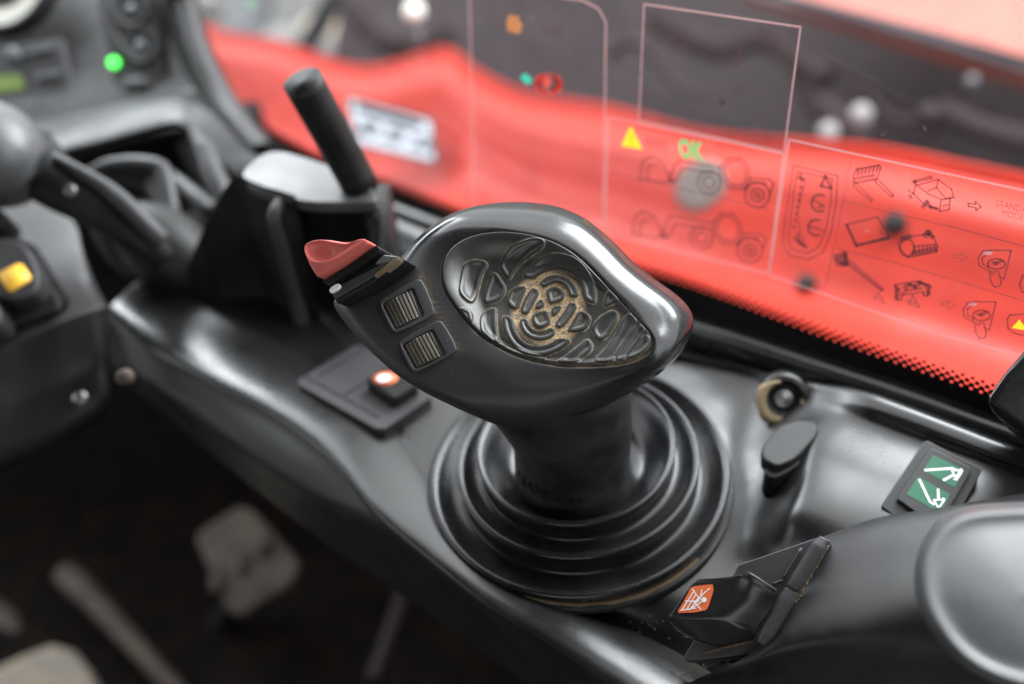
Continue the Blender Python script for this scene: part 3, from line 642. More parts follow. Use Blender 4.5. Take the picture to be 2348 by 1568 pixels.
co_ = np.array(cap_o); cc_ = np.array([430, 400.]); rim_ = catmull([(165, 345), (205, 235), (400, 188), (620, 222), (800, 240), (950, 190), (1055, 188), (985, 250), (780, 385), (590, 485), (400, 530), (250, 495)], len(co_), True)
k0 = np.argmin(np.linalg.norm(rim_-co_[0], axis=1)); rim_ = np.roll(rim_, -k0, 0)
if np.linalg.norm(np.roll(rim_[::-1], 1, 0)-co_) < np.linalg.norm(rim_-co_): rim_ = np.roll(rim_[::-1], 1, 0)
ec_ = np.array([400., 355.]); an_ = np.arctan2(rim_[:, 1]-ec_[1], (rim_[:, 0]-ec_[0])*.8); ell_ = np.c_[ec_[0]+195*np.cos(an_), ec_[1]+118*np.sin(an_)]
rings_ = []
for P_, h in ((co_, -.3), (co_, .05), (co_*.93+rim_*.07, .18), (co_*.5+rim_*.5, .30), (rim_, .42), (rim_*.72+ell_*.28, .41), (rim_*.35+ell_*.65, .33), (ell_*.98+ec_*.02, .29), (ec_+(ell_-ec_)*.7, .25), (ec_+(ell_-ec_)*.4, .23), (ec_+(ell_-ec_)*.03, .22)):
    rings_.append(np.array([NP.p(*n1(x, y), .35+h) for x, y in P_]))
A = np.array(rings_); cols = [catmull_u(A[:, k], 50) for k in range(A.shape[1])]
obj('red_thumb_switch', grid([np.array([cols[k][i] for k in range(len(cols))]) for i in range(50)], True), M['red_btn'], j)

# ------------------------------------------------------------------ rocker switch plate behind the joystick head
def zs(x, y): return (178+x*.379, 593+y*.379)
sp = empty('switch_plate', PZ(830, 900, 0), 'flat black switch plate with one raised orange marked rocker, left of the joystick base', 'switch plate')
pq = [zs(1305, 745), (822, 785), (995, 905), zs(1835, 1045)]
def deckp(x, y, h): return PZ(x, y, h)
obj('plate', prism(rnd_poly([deckp(x, y, .42) for x, y in pq], 1, .06), (0, 0, -.5)), M['switch'], sp, bevel=.05)
for a, b in (([(730, 862), (852, 790)], 0), ([(790, 905), (905, 835)], 0), ([(700, 862), (870, 958)], 0)):
    pp_ = [deckp(x, y, .43) for x, y in a]; obj('blank_groove', tube(pp_, .03, 6, 8), M['dark'], sp)
bt = rnd_poly([(832, 865), (870, 842), (905, 838), (957, 868), (950, 886), (900, 915), (858, 905), (836, 890)], 2)
rk = obj('rocker', prism([deckp(x, y, 1.0) for x, y in [(836, 868), (884, 838), (960, 878), (902, 914)]], (0, 0, -.95)), M['dark'], sp, bevel=.16, seg=4)
obj('orange_icon', prism(rnd_poly([deckp(x, y, 1.03) for x, y in [(845, 868), (882, 848), (922, 864), (884, 888)]], 1), (0, 0, -.05)), M['orange'], sp)
obj('icon_print', ([deckp(x, y, 1.04) for x, y in rnd_poly([(858, 868), (882, 855), (902, 864), (880, 878)], 1)], [tuple(range(8))]), M['iconwhite'], sp)

# ------------------------------------------------------------------ bolt recess, rubber plug, green marked switch
bh, bn = hit(DK, 1795, 940)
bh = PZ(1797, 915, 1.3)
br = empty('bolt_recess', bh, 'round sandy recess with a bolt in it, at the console back right of the joystick', 'bolt')
bax = nrm([-.25, -.85, .75])
BPl = Plane(bh, bax, UPZ)
obj('recess_ring', lathe(bh, bax, smooth_prof([(1.05, -.45), (.98, -.12), (.86, .02), (.66, -.04), (.5, -.2), (.25, -.25), (.02, -.25)], 40), 64), M['console'], br)
cr_ = []
for q in np.linspace(math.radians(105), math.radians(365), 60):
    k = math.sin((q-math.radians(105))/math.radians(260)*math.pi)**.6; w_ = .40*k*(.92+.12*math.sin(q*5))
    cr_.append([BPl.w(r*math.cos(q), r*math.sin(q), o_) for r, o_ in ((.56, -.18), (.62, .02), (.62+w_*.6, .10), (.64+w_, .06), (.66+w_*1.15, -.12))])
obj('sand_crescent', grid([np.array(r) for r in cr_]), M['sand2'], br)
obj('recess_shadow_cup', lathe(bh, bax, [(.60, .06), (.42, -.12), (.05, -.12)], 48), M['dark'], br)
obj('bolt', lathe(bh-bax*.1, bax, smooth_prof([(.34, -.1), (.34, .1), (.27, .16), (.20, .12), (.15, .18), (.05, .2), (.01, .2)], 24), 32), M['metal'], br)
pb = PZ(1808, 1040, .9)
pg = empty('rubber_plug', pb, 'black rounded rubber plug just below the sandy bolt recess', 'rubber plug')
obj('plug_cap', prism([PZ(x, y, 2.1) for x, y in rnd_poly([(1746, 1022), (1787, 975), (1830, 962), (1868, 964), (1878, 990), (1828, 1048), (1782, 1070), (1748, 1050)], 1, .2)], (0, -.05, -.6)), M['stem'], pg, bevel=.10, seg=4)
obj('plug_flange', prism([PZ(x, y, 1.75) for x, y in rnd_poly([(1752, 1062), (1800, 1000), (1872, 980), (1892, 988), (1884, 1018), (1830, 1066), (1780, 1096), (1757, 1090)], 2)], (0, 0, -1.2)), M['stem'], pg, bevel=.08)
obj('dust_rim', prism([PZ(x, y, 1.55) for x, y in rnd_poly([(1756, 1075), (1800, 1020), (1876, 980), (1899, 985), (1890, 1022), (1832, 1070), (1777, 1103), (1759, 1098)], 2)], (0, 0, -1.2)), M['sand2'], pg, bevel=.1)
def gz(x, y): return ((3400+x/3.919)*.5934, (1650+y/3.919)*.5934)
GP = Plane(PZ(2150, 1090, 2.75), [-.10, -.28, .95], UPZ)
gs_ = empty('rocker_switch', GP.p(2150, 1090, -.5), 'black rocker switch with two green panels of white arm symbols, at right', 'switch')
obj('switch_bezel', prism(rnd_poly([GP.p(*gz(*q)) for q in [(690, 180), (1560, 640), (1180, 1330), (400, 1500), (15, 1190)]], 1, .04), -GP.n*.45), M['switch'], gs_, bevel=.04)
obj('rocker_key', prism(rnd_poly([GP.p(*gz(*q), .17) for q in [(770, 335), (1385, 660), (1000, 1320), (560, 1340), (240, 1115)]], 1, .04), -GP.n*.3), M['switch'], gs_, bevel=.05)
g1 = obj('green_panel', flat(GP, [gz(*q) for q in [(785, 455), (1265, 680), (1115, 945), (640, 690)]], .176), M['green'], gs_, smooth=False)
g2 = obj('green_panel', flat(GP, [gz(*q) for q in [(560, 785), (1045, 1045), (930, 1300), (760, 1260), (385, 1045)]], .176), M['green'], gs_, smooth=False)
def G_(L): return [gz(*q) for q in L]
obj('arm_symbol', merge(strokes(GP, [G_([(670, 685), (1070, 658), (1130, 680)]), G_([(950, 835), (1080, 765)])], .085, .180), strokes(GP, [G_([(1070, 690), (1190, 690), (1210, 670), (1225, 700), (1190, 760), (1140, 830), (1100, 820)]), G_([(1070, 690), (1130, 800), (1200, 690)])], .06, .184)), M['iconwhite'], gs_, smooth=False)
obj('arm_symbol', merge(strokes(GP, [G_([(583, 830), (740, 1160), (800, 1200)]), G_([(862, 975), (870, 1110)])], .08, .180), strokes(GP, [G_([(800, 1135), (940, 1130), (940, 1110), (960, 1130), (870, 1260), (800, 1135)])], .06, .184)), M['iconwhite'], gs_, smooth=False)

# ------------------------------------------------------------------ guarded orange marked rocker at lower right
def z6(x, y): return (1424+x*.3935, 1127+y*.3935)
hs = empty('rocker_housing', PZ(1750, 1480, 1), 'sloping black console cover at lower right corner, dusty along its ridge', 'console cover')
top = RP([(1860, 1245, 2.6), (1900, 1228, 2.8), (2014, 1190, 3.1), (2172, 1164, 3.3), (2500, 1110, 3.5)])
mid = RP([(1800, 1340, 2.6), (1850, 1330, 2.9), (1990, 1300, 3.3), (2150, 1280, 3.6), (2500, 1240, 3.8)])
mid2 = RP([(1730, 1490, 2.0), (1790, 1480, 2.5), (1950, 1450, 3.0), (2120, 1430, 3.3), (2500, 1400, 3.6)])
bot = RP([(1560, 1580, .3), (1700, 1570, .8), (1900, 1560, 1.4), (2100, 1550, 2.0), (2500, 1540, 2.6)])
bot2 = RP([(1500, 1700, -1.5), (1700, 1690, -1.3), (1900, 1680, -1), (2100, 1670, -.6), (2500, 1660, 0)])
bk2 = [p+np.array([.3, .8, -1.6]) for p in top]
obj('cover', loft([bk2, top, mid, mid2, bot, bot2], 90, 70), M['housing'], hs)
sb = empty('guarded_rocker', PZ(1650, 1450, .5), 'chunky black rocker with an orange pictogram, hinged at lower right', 'switch')
SP = Plane(PZ(1660, 1420, 2.6), [-.30, -.42, .85], UPZ)
def S6(L, h): return [SP.p(*z6(x, y), h) for x, y in L]
obj('bezel', prism(S6([(620, 495), (668, 405), (1160, 235), (1215, 265), (800, 935), (345, 985), (335, 960), (390, 870)], -.75), -SP.n*1.2), M['switch'], sb, bevel=.05)
obj('bezel_rib', tube([SP.p(*z6(930, 495), -.68), SP.p(*z6(1042, 310), -.68)], .045, 10, 8), M['switch'], sb)
obj('bezel_rib', tube([SP.p(*z6(870, 525), -.68), SP.p(*z6(935, 500), -.68)], .04, 10, 8), M['switch'], sb)
obj('hinge_rod', tube([SP.p(*z6(1178, 262), -.3), SP.p(*z6(1075, 430), -.3), SP.p(*z6(995, 560), -.3)], [.12, .22, .22, .22, .22, .22, .2], 20, 40), M['switch'], sb)
obj('hinge_rod', tube([SP.p(*z6(988, 572), -.33), SP.p(*z6(900, 730), -.33), SP.p(*z6(812, 885), -.33)], [.2, .23, .23, .23, .23, .23, .15], 20, 40), M['switch'], sb)
key = [(395, 560), (450, 512), (560, 503), (680, 492), (715, 470), (742, 463), (800, 490), (880, 545), (915, 580), (905, 620), (800, 760), (740, 850), (560, 885), (440, 850), (330, 800), (278, 745), (330, 655)]
kr = rnd_poly(key, 2); kc = np.array([600, 680.]); kk = []
for s, h in ((1.0, -1.0), (1.0, -.45), (.985, -.2)):
    kk.append(np.array([SP.p(*z6(*(kc+(q-kc)*s)), h) for q in kr]))
topk = rnd_poly([(420, 545), (470, 520), (680, 500), (735, 468), (800, 495), (905, 575), (890, 600), (735, 560), (600, 690), (540, 735), (320, 735), (300, 715)], 1)
# key built as a grid: u along the width, v from front to raised grip
gu = []
L0 = [(282, 745), (345, 645), (410, 548), (470, 508)]; 
rowsK = [
 [(300, 800, -.55), (420, 860, -.55), (560, 895, -.5), (740, 860, -.5), (770, 850, -.6)],
 [(277, 742, -.1), (400, 762, -.05), (560, 770, -.05), (700, 800, -.15), (775, 830, -.4)],
 [(292, 715, .02), (400, 728, .05), (550, 728, .06), (660, 745, .0), (800, 780, -.3)],
 [(340, 645, .05), (440, 655, .05), (590, 655, .06), (700, 680, .10), (850, 720, -.2)],
 [(400, 560, .05), (500, 565, .05), (640, 570, .08), (760, 610, .18), (895, 640, -.1)],
 [(440, 520, .02), (560, 520, .05), (680, 515, .12), (780, 540, .30), (912, 600, .05)],
 [(470, 506, -.1), (590, 500, -.02), (700, 488, .12), (760, 478, .30), (895, 565, .15)],
 [(500, 510, -.8), (600, 505, -.8), (700, 500, -.7), (760, 490, -.6), (880, 570, -.6)]]
obj('key', loft([[SP.p(*z6(x, y), h) for x, y, h in r] for r in rowsK], 60, 60), M['shell'], sb, solid=.05)
OL = rnd_poly([(412, 556), (536, 541), (541, 580), (505, 690), (430, 706), (328, 709), (375, 630)], 1, .12)
obj('orange_label', prism([SP.p(*z6(*q), .10) for q in OL], -SP.n*.04), M['orange'], sb, smooth=False)
Z6 = lambda L: [z6(*q) for q in L]
obj('label_symbol', merge(strokes(SP, [Z6([(350, 694), (440, 680)]), Z6([(420, 570), (440, 600), (480, 640), (400, 690)]), Z6([(430, 580), (360, 690)]), Z6([(440, 600), (385, 690)]), Z6([(455, 620), (405, 690)]), Z6([(380, 640), (460, 640)]), Z6([(520, 565), (470, 610), (440, 650)]), Z6([(475, 572), (468, 612)]), Z6([(425, 640), (470, 690)])], .03, .112), strokes(SP, [Z6(circ(487, 632, 8, 10))], .07, .114)), M['iconwhite'], sb, smooth=False)
def duststrip(name, pts, w, parent, mat='sand'):
    q = catmull(pts, 90); q = q+np.random.RandomState(3).normal(0, .018, q.shape); ww = np.interp(np.linspace(0, 1, 90), np.linspace(0, 1, len(w)), w)*.55*(.35+np.random.RandomState(5).rand(90))
    obj(name, tube(q, list(ww), 6, 170, flat=.4), M[mat], parent)
duststrip('dust_line', [SP.p(*z6(1205, 300), -.60), SP.p(*z6(1100, 470), -.60), SP.p(*z6(1010, 640), -.60), SP.p(*z6(905, 830), -.62)], [.04, .07, .12, .05], hs)
duststrip('dust_line', [SP.p(*z6(470, 935), -.66), SP.p(*z6(600, 900), -.66), SP.p(*z6(740, 870), -.66)], [.02, .07, .03], sb)
duststrip('dust_line', [PZ(*z6(350, 1058), 1.0), PZ(*z6(550, 1005), 1.0), PZ(*z6(800, 965), 1.0)], [.04, .09, .03], hs)

# ------------------------------------------------------------------ foreground knob, dark knob at right
kb = empty('armrest_knob', PD(2330, 1500, 22), 'smooth dark grey rounded grip end in the near right corner', 'grip')
ko = rnd_poly([(2110, 1240), (2170, 1165), (2300, 1150), (2480, 1150), (2600, 1200), (2600, 1600), (2400, 1600), (2280, 1570), (2180, 1510), (2105, 1400), (2092, 1320)], 3)
kc = np.array([2350, 1370.]); rr_ = []
for s, d in ((1.0, 26.0), (1.0, 24.2), (.992, 23.2), (.965, 22.6), (.92, 22.2), (.885, 22.12), (.84, 22.18), (.78, 22.22), (.6, 22.08), (.3, 21.95), (.02, 21.9)):
    rr_.append(np.array([PD(*(kc+(q-kc)*s), d-(kc+(q-kc)*s-kc)[1]*.0060) for q in ko]))
obj('grip_shell', grid(rr_, True), M['knob'], kb, sub=1)
kr_ = empty('side_lever_knob', PD(2320, 900, 31), 'glossy black knob edge at the right border above the ledge', 'knob')
q4 = [(2250, 925), (2300, 850), (2352, 790), (2460, 740), (2480, 1010), (2362, 1010)]
obj('knob_body', prism([PD(x, y, 30.6) for x, y in q4], nrm([.55, .35, -.75])*3), M['worn'], kr_, bevel=.35, seg=4)

# ------------------------------------------------------------------ window
wn = empty('side_window', WIN.p(1570, 720), 'large dusty side window with black lower border, behind the joystick', 'window')
gq = [WIN.p(x, y, 0)+UPZ*dz for x, y, dz in ((420, 230, -3), (2700, 1080, -3), (2700, 1080, 42), (420, 230, 42))]
obj('pane', (gq, [(0, 1, 2, 3)]), M['glass'], wn, smooth=False)
lowp = [(430, 60), (480, 170), (535, 265), (600, 322), (740, 386), (880, 440), (1220, 575), (1570, 700), (1900, 806), (2260, 925), (2700, 1080)]
upp = [(452, 30), (496, 140), (552, 245), (616, 300), (752, 372), (893, 428), (1222, 550), (1575, 655), (1905, 778), (2262, 903), (2700, 1055)]
lo = catmull(lowp, 160); up = catmull(upp, 160)
fr1 = [WIN.p(x, y, .05) for x, y in up]; fr0 = [WIN.p(x, y, .05)-UPZ*1.2 for x, y in lo]
obj('black_border', grid([np.array(fr0), np.array(fr1)]), M['frit'], wn, smooth=False)
V = []; Fc = []
a0 = np.array(WIN.uv(560, 258)); 
upd = np.array([WIN.uv(x, y) for x, y in catmull(upp, 900)]); L_ = np.r_[0, np.cumsum(np.linalg.norm(np.diff(upd, axis=0), axis=1))]
sp_ = .34
for row, (o_, rad) in enumerate(((.05, .125), (.20, .115), (.35, .095), (.50, .07))):
    s = (row % 2)*sp_/2
    while s < L_[-1]:
        c = np.array([np.interp(s, L_, upd[:, 0]), np.interp(s, L_, upd[:, 1])]); k = np.searchsorted(L_, s); k = min(max(k, 1), len(upd)-1)
        t = nrm(upd[k]-upd[k-1]); nn = np.array([-t[1], t[0]])
        if nn[1] < 0: nn = -nn
        c = c+nn*o_; b0 = len(V)
        V += [WIN.w(c[0]+rad*math.cos(q), c[1]+rad*math.sin(q), .06) for q in np.linspace(0, 2*math.pi, 10, endpoint=False)]; Fc.append(tuple(range(b0, b0+10)))
        s += sp_
obj('border_dots', (V, Fc), M['frit'], wn, smooth=False)
obj('rubber_seal', tube([WIN.p(x, y, .5) for x, y in ((425, -80), (445, 20), (475, 120), (525, 225), (575, 290), (640, 335), (750, 388))], [.9, .8, .7, .6, .5, .35, .2], 12, 60), M['frit'], wn)

# stickers on the glass
def z7(x, y): return (1335+x*.4314, 267+y*.4314)
def Z7(L, dx=0, dy=0): return [z7(x+dx, y+dy) for x, y in L]
def hz(x, y): return ((3150+x/2.2404)*.5934, (600+y/2.2404)*.5934)
def HZ(L, dx=0, dy=0): return [hz(x+dx, y+dy) for x, y in L]
def sticker(label, poly, filmm, edge, wd=.10):
    P = [WIN.p(x, y) for x, y in poly]
    s = empty('window_sticker', P[0], label, 'sticker', 'clear stickers on the side window')
    obj('film', flat(WIN, poly, .03), M[filmm], s, smooth=False)
    obj('sticker_border', strokes(WIN, [list(poly)+[poly[0]]], wd, .07), M[edge], s, smooth=False)
    return s
s1 = sticker('tall clear sticker with rounded corner and small amber and red marks', [(1078, -40), (1340, 0), (1375, 18), (1392, 50), (1391, 110), (1387, 512), (1092, 478)], 'film3', 'edge', .10)
ob = lambda n, v, m, p: obj(n, v, M[m], p, smooth=False)
ob('amber_mark', merge(strokes(WIN, [[(1170, 40), (1192, 44)], [(1167, 50), (1199, 56)], [(1168, 62), (1196, 68)], [(1178, 35), (1174, 70)], [(1190, 37), (1187, 73)]], .14, .09)), 'orangeink', s1)
ob('grey_mark', strokes(WIN, [[(1250, 58), (1290, 68)], [(1252, 72), (1290, 80)]], .2, .09), 'ink2', s1)
ob('teal_mark', flat(WIN, [(1196, 176), (1208, 165), (1226, 184), (1212, 192)], .09), 'tealink', s1)
ob('parking_mark', merge(strokes(WIN, [circ(1261, 190, 20, 20, 22, 110, 250), circ(1261, 190, 20, 20, 22, -70, 70)], .16, .09), text(WIN, 'P', 1252, 202, 1270, 206, 28, .1, bold=.04)), 'redink', s1)
ob('parking_mark', strokes(WIN, [circ(1261, 190, 29, 10, 24, 140, 220), circ(1261, 190, 29, 10, 24, -40, 40)], .14, .09), 'redink', s1)
s2 = sticker('square smoky grey sticker with scratched surface at top of the window', [(1480, 8), (1838, 60), (1800, 346), (1468, 274)], 'film2', 'edge', .085)
ob('faint_shape', strokes(WIN, [[(1515, 70), (1518, 95)], [(1545, 78), (1548, 110)], [(1566, 82), (1568, 115)], [(1546, 96), (1566, 99)]], .25, .09), 'ink2', s2)
ob('faint_shape', strokes(WIN, [[(1700, 110), (1695, 150)], [(1750, 70), (1790, 95)], [(1690, 210), (1715, 190)]], .3, .09), 'ink2', s2)
ob('dark_dot', flat(WIN, circ(1660, 232, 8, 12)[:-1], .09), 'ink', s2)
s3 = sticker('clear sticker with yellow triangle, green OK and two tractor outlines', [(1398, 266), (1800, 350), (1765, 625), (1388, 532)], 'film', 'edge', .08)
ob('warning_triangle', flat(WIN, [z7(265, 45), z7(328, 172), z7(214, 152)], .08), 'yellowink', s3)
ob('triangle_mark', strokes(WIN, [Z7([(270, 85), (269, 120)]), Z7([(269, 138), (269, 144)])], .07, .1), 'orangeink', s3)
ob('text_bar', strokes(WIN, [Z7([(345, 115), (450, 140)]), Z7([(345, 140), (450, 165)])], .28, .08), 'ink2', s3)
ob('ok_text', text(WIN, 'OK', *z7(525, 205), *z7(660, 232), 42, .1, bold=.05), 'greenink', s3)
def tractor(dx, dy, m, k=1):
    L = [Z7([(740, 262), (783, 215), (850, 215), (890, 268), (897, 330), (865, 382), (790, 375), (745, 322), (740, 262)], dx, dy), Z7([(760, 272), (792, 232), (842, 232), (872, 278), (878, 325), (855, 362), (798, 357), (763, 315), (760, 272)], dx, dy),
         Z7(circ(680, 345, 60, 22), dx, dy), Z7(circ(680, 345, 32, 16), dx, dy), Z7(circ(938, 412, 66, 22), dx, dy), Z7(circ(938, 412, 36, 16), dx, dy), Z7(circ(938, 412, 14, 10), dx, dy),
         Z7([(892, 318), (1000, 328), (1025, 350), (1005, 405)], dx, dy), Z7([(900, 340), (985, 350)], dx, dy), Z7([(870, 385), (890, 350)], dx, dy), Z7([(745, 350), (735, 330)], dx, dy),
         Z7([(738, 268), (640, 250), (525, 228), (500, 250), (470, 340), (500, 350), (540, 270), (738, 300)], dx, dy)]
    return merge(strokes(WIN, L, .075, .08), strokes(WIN, [Z7([(500, 330), (475, 345), (470, 305)], dx, dy), Z7([(310, 330), (330, 230), (375, 205), (430, 235), (480, 330), (440, 345), (310, 325)], dx, dy), Z7([(350, 330), (365, 250), (410, 250)], dx, dy)], .09, .085))
ob('tractor_drawing', tractor(0, 0, 0), 'ink', s3)
ob('tractor_drawing', tractor(-40, 295, 0), 'ink', s3)
ob('rule_line', strokes(WIN, [Z7([(150, 290), (560, 385), (1000, 490)])], .06, .08), 'ink2', s3)
ob('caption', text(WIN, 'ALT', *z7(515, 262), *z7(590, 275), 10, .1), 'ink2', s3)
s4 = sticker('long clear sticker with attachment drawings, arrows and the words STANDARD MODE', [(1812, 318), (2480, 462), (2480, 846), (2160, 765), (1766, 628)], 'film', 'edge', .08)
ob('rule_line', strokes(WIN, [HZ([(250, 385), (620, 475), (1200, 610), (1808, 775)]), HZ([(200, 800), (700, 920), (1808, 1245)]), HZ([(320, 20), (250, 400), (100, 1130)])], .055, .08), 'ink2', s4)
ob('gauge_outline', strokes(WIN, [Z7([(1130, 255), (1365, 310), (1355, 450), (1330, 610), (1285, 715), (1210, 755), (1110, 735), (1070, 670), (1085, 540), (1110, 380), (1130, 255)]), Z7([(1150, 285), (1335, 325), (1325, 470), (1300, 600), (1262, 690), (1200, 722), (1120, 700), (1100, 650), (1115, 520), (1130, 400), (1150, 285)]), Z7([(1190, 345), (1165, 430), (1150, 520), (1165, 620), (1190, 670)])], .06, .08), 'ink', s4)
ob('gauge_dial', strokes(WIN, [Z7(circ(1270, 455, 45, 16, 45, 60, 300)), Z7([(1240, 440), (1290, 470), (1260, 480)]), Z7(circ(1250, 585, 42, 16, 42, 60, 300)), Z7([(1220, 580), (1290, 600)])], .09, .08), 'ink', s4)
ob('gauge_ticks', strokes(WIN, [Z7([(1155, 320), (1190, 330)]), Z7([(1165, 300), (1175, 335)])]+[Z7([(1165-i*6, 370+i*35), (1172-i*6, 372+i*35)]) for i in range(7)]+[Z7([(1130, 640), (1200, 690)]), Z7([(1150, 620), (1165, 670), (1190, 685)]), Z7([(1300, 310), (1275, 365), (1330, 375), (1300, 310)])], .13, .085), 'ink', s4)
fork = [HZ([(340, 165), (370, 110), (570, 75), (580, 100), (545, 200)]), HZ([(340, 165), (345, 260), (495, 390)]), HZ([(345, 215), (375, 240), (510, 380)]), HZ([(355, 190), (520, 160)]), HZ([(350, 235), (530, 200)]), HZ([(545, 190), (530, 220), (670, 350)]), HZ([(560, 205), (690, 335)]), HZ([(670, 350), (690, 335)])]
fork += [HZ([(375+i*33, 165-i*5), (390+i*33, 105-i*6)]) for i in range(6)]
ob('fork_drawing', strokes(WIN, fork, .06, .08), 'ink', s4)
ob('fork_drawing', strokes(WIN, [HZ([(365, 205), (520, 180)]), HZ([(375, 125), (560, 95)])], .20, .085), 'ink2', s4)
buck = [HZ([(890, 250), (1075, 200), (1190, 285), (1210, 355), (1180, 360), (1140, 365), (1060, 270), (1075, 200)]), HZ([(890, 250), (990, 325), (1115, 375), (1180, 360), (1170, 460), (1085, 475), (1100, 380)]), HZ([(985, 300), (1060, 270)]), HZ([(815, 295), (860, 320), (960, 420), (1075, 455)]), HZ([(870, 215), (880, 250), (860, 330)]), HZ([(1115, 430), (1165, 415)])]
ob('bucket_drawing', merge(strokes(WIN, buck, .06, .08), strokes(WIN, [HZ([(940, 440), (980, 390), (1010, 440), (1060, 450)]), HZ([(860, 225), (875, 215), (1020, 180)]), HZ([(835, 340), (840, 355)])], .13, .085)), 'ink', s4)
def arrow(x, y, s=1): return HZ([(x, y), (x+60*s, y+10), (x+62*s, y-15), (x+112*s, y+30), (x+68*s, y+62), (x+66*s, y+40), (x, y+28), (x, y)])
ob('arrow_outline', strokes(WIN, [arrow(1335, 405)], .055, .08), 'ink', s4)
ob('arrow_outline', strokes(WIN, [arrow(1213, 845)], .05, .08), 'ink2', s4)
ob('arrow_outline', strokes(WIN, [arrow(1103, 1260)], .05, .08), 'ink2', s4)
ob('mode_text', text(WIN, 'STANDARD', *hz(1572, 428), *hz(1940, 510), 15, .09), 'ink', s4)
ob('mode_text', text(WIN, 'MODE', *hz(1625, 515), *hz(1810, 556), 15, .09), 'ink', s4)
ob('screen_drawing', merge(strokes(WIN, [HZ([(280, 590), (550, 525), (650, 700), (370, 775), (280, 590)])], .07, .08), strokes(WIN, [HZ([(285, 595), (365, 770), (650, 705)])], .13, .085)), 'ink', s4)
ob('grapple_drawing', merge(strokes(WIN, [HZ(circ(805, 790, 60, 18, 75)), HZ([(770, 700), (990, 670), (1030, 690), (1070, 780), (1060, 825), (815, 875), (740, 800), (725, 750), (770, 700)]), HZ([(860, 780), (1060, 760)])]+[HZ([(870+i*34, 785-i*3), (880+i*34, 840-i*6)]) for i in range(6)], .07, .08), strokes(WIN, [HZ([(765, 715), (830, 690)]), HZ([(960, 690), (990, 650), (1025, 695)]), HZ([(860, 840), (1050, 800)])], .2, .085)), 'ink', s4)
ob('boom_drawing', merge(strokes(WIN, [HZ([(280, 930), (590, 1160)]), HZ([(310, 900), (600, 1150)]), HZ([(300, 915), (580, 1165)]), HZ([(585, 1165), (600, 1150)])], .07, .08), strokes(WIN, [HZ([(180, 870), (270, 840)]), HZ([(185, 900), (280, 880)]), HZ([(270, 840), (285, 930), (240, 935)]), HZ([(200, 930), (270, 925)])], .2, .085)), 'ink', s4)
ob('mount_drawing', merge(strokes(WIN, [HZ([(700, 1110), (900, 1080), (1010, 1120), (980, 1210), (945, 1200), (950, 1170), (760, 1200), (755, 1245), (710, 1240), (700, 1110)]), HZ([(760, 1190), (800, 1160), (940, 1140)])], .07, .08), strokes(WIN, [HZ([(705, 1120), (730, 1150), (715, 1230)]), HZ([(780, 1140), (830, 1105), (870, 1130), (920, 1090), (960, 1110)]), HZ([(980, 1110), (990, 1190)])], .16, .085)), 'ink', s4)
ob('load_drawing', strokes(WIN, [HZ([(555, 1180), (520, 1240), (610, 1270), (555, 1180)]), HZ([(500, 1215), (600, 1230)]), HZ([(855, 1200), (820, 1280), (910, 1305), (855, 1200)]), HZ([(800, 1250), (890, 1270)])], .07, .08), 'ink2', s4)
def hand(dx, dy):
    L = [HZ([(1705, 815), (1530, 810), (1460, 820), (1420, 880), (1430, 945), (1500, 985)], dx, dy), HZ([(1705, 815), (1645, 1060), (1600, 1035)], dx, dy), HZ([(1490, 850), (1455, 880), (1460, 930), (1510, 960)], dx, dy),
         HZ(circ(1580, 930, 75, 18, 45), dx, dy), HZ([(1500, 950), (1520, 1000), (1530, 1080), (1560, 1130), (1610, 1120), (1620, 1080), (1600, 1000), (1575, 990)], dx, dy), HZ([(1535, 985), (1545, 1020)], dx, dy), HZ([(1560, 990), (1565, 1015)], dx, dy)]
    return merge(strokes(WIN, L, .055, .08), strokes(WIN, [HZ([(1550, 920), (1575, 925), (1620, 900)], dx, dy)], .13, .09))
ob('hand_drawing', hand(0, 0), 'ink', s4)
ob('hand_drawing', hand(-130, 445), 'ink', s4)
ob('pale_patch', merge(flat(WIN, HZ(circ(1505, 832, 45, 12, 18)[:-1]), .10), flat(WIN, HZ(circ(1375, 1275, 40, 12, 18)[:-1]), .10)), 'edge', s4)
ob('caution_box', strokes(WIN, [HZ([(1850, 1360), (1700, 1370), (1670, 1410), (1680, 1490), (1740, 1530), (1850, 1560)])], .06, .08), 'ink', s4)
ob('warning_triangle', flat(WIN, [hz(1778, 1410), hz(1850, 1505), hz(1712, 1482)], .09), 'yellowink', s4)
ob('caution_box', strokes(WIN, [HZ([(1850, 1000), (1800, 1040), (1780, 1110), (1800, 1170), (1850, 1190)])], .06, .08), 'ink', s4)

# ------------------------------------------------------------------ outside: red engine cover, boom, frame
hd = empty('engine_cover', PD(1700, 600, 60), 'glossy red engine cover seen through the side window', 'vehicle panel')
crest = [(430, 60, 125), (520, 95, 118), (640, 118, 110), (800, 172, 104), (900, 166, 100), (985, 138, 96), (1035, 140, 94), (1090, 185, 92), (1200, 238, 88), (1390, 272, 82), (1600, 330, 76), (1800, 352, 72), (2000, 370, 68), (2200, 410, 65), (2700, 520, 58)]
def rowat(f_, dd_, bump=0):
    out = []
    for x, y, d in crest:
        yb = 330+(x-600)*.362; xx = x+(1-f_)*60; y2 = y+(yb+180-y)*(1-f_)
        out.append(PD(xx, y2, d*dd_))
    return out
rws = [rowat(-.25, 1.35), rowat(-.04, 1.14), rowat(0.0, 1.05), rowat(.03, .99)] 
def hoodrow(t):                                        # t: 0 crest .. 1 below the window edge
    out = []
    for x, y, d in crest:
        yb = 420+(x-600)*.362
        out.append(PD(x+60*t, y+(yb-y)*t, d*float(np.interp(t, [0, .1, .25, .45, .65, .82, 1.0, 1.3], [1, .95, .935, .922, .90, .84, .74, .64]))))
    return out
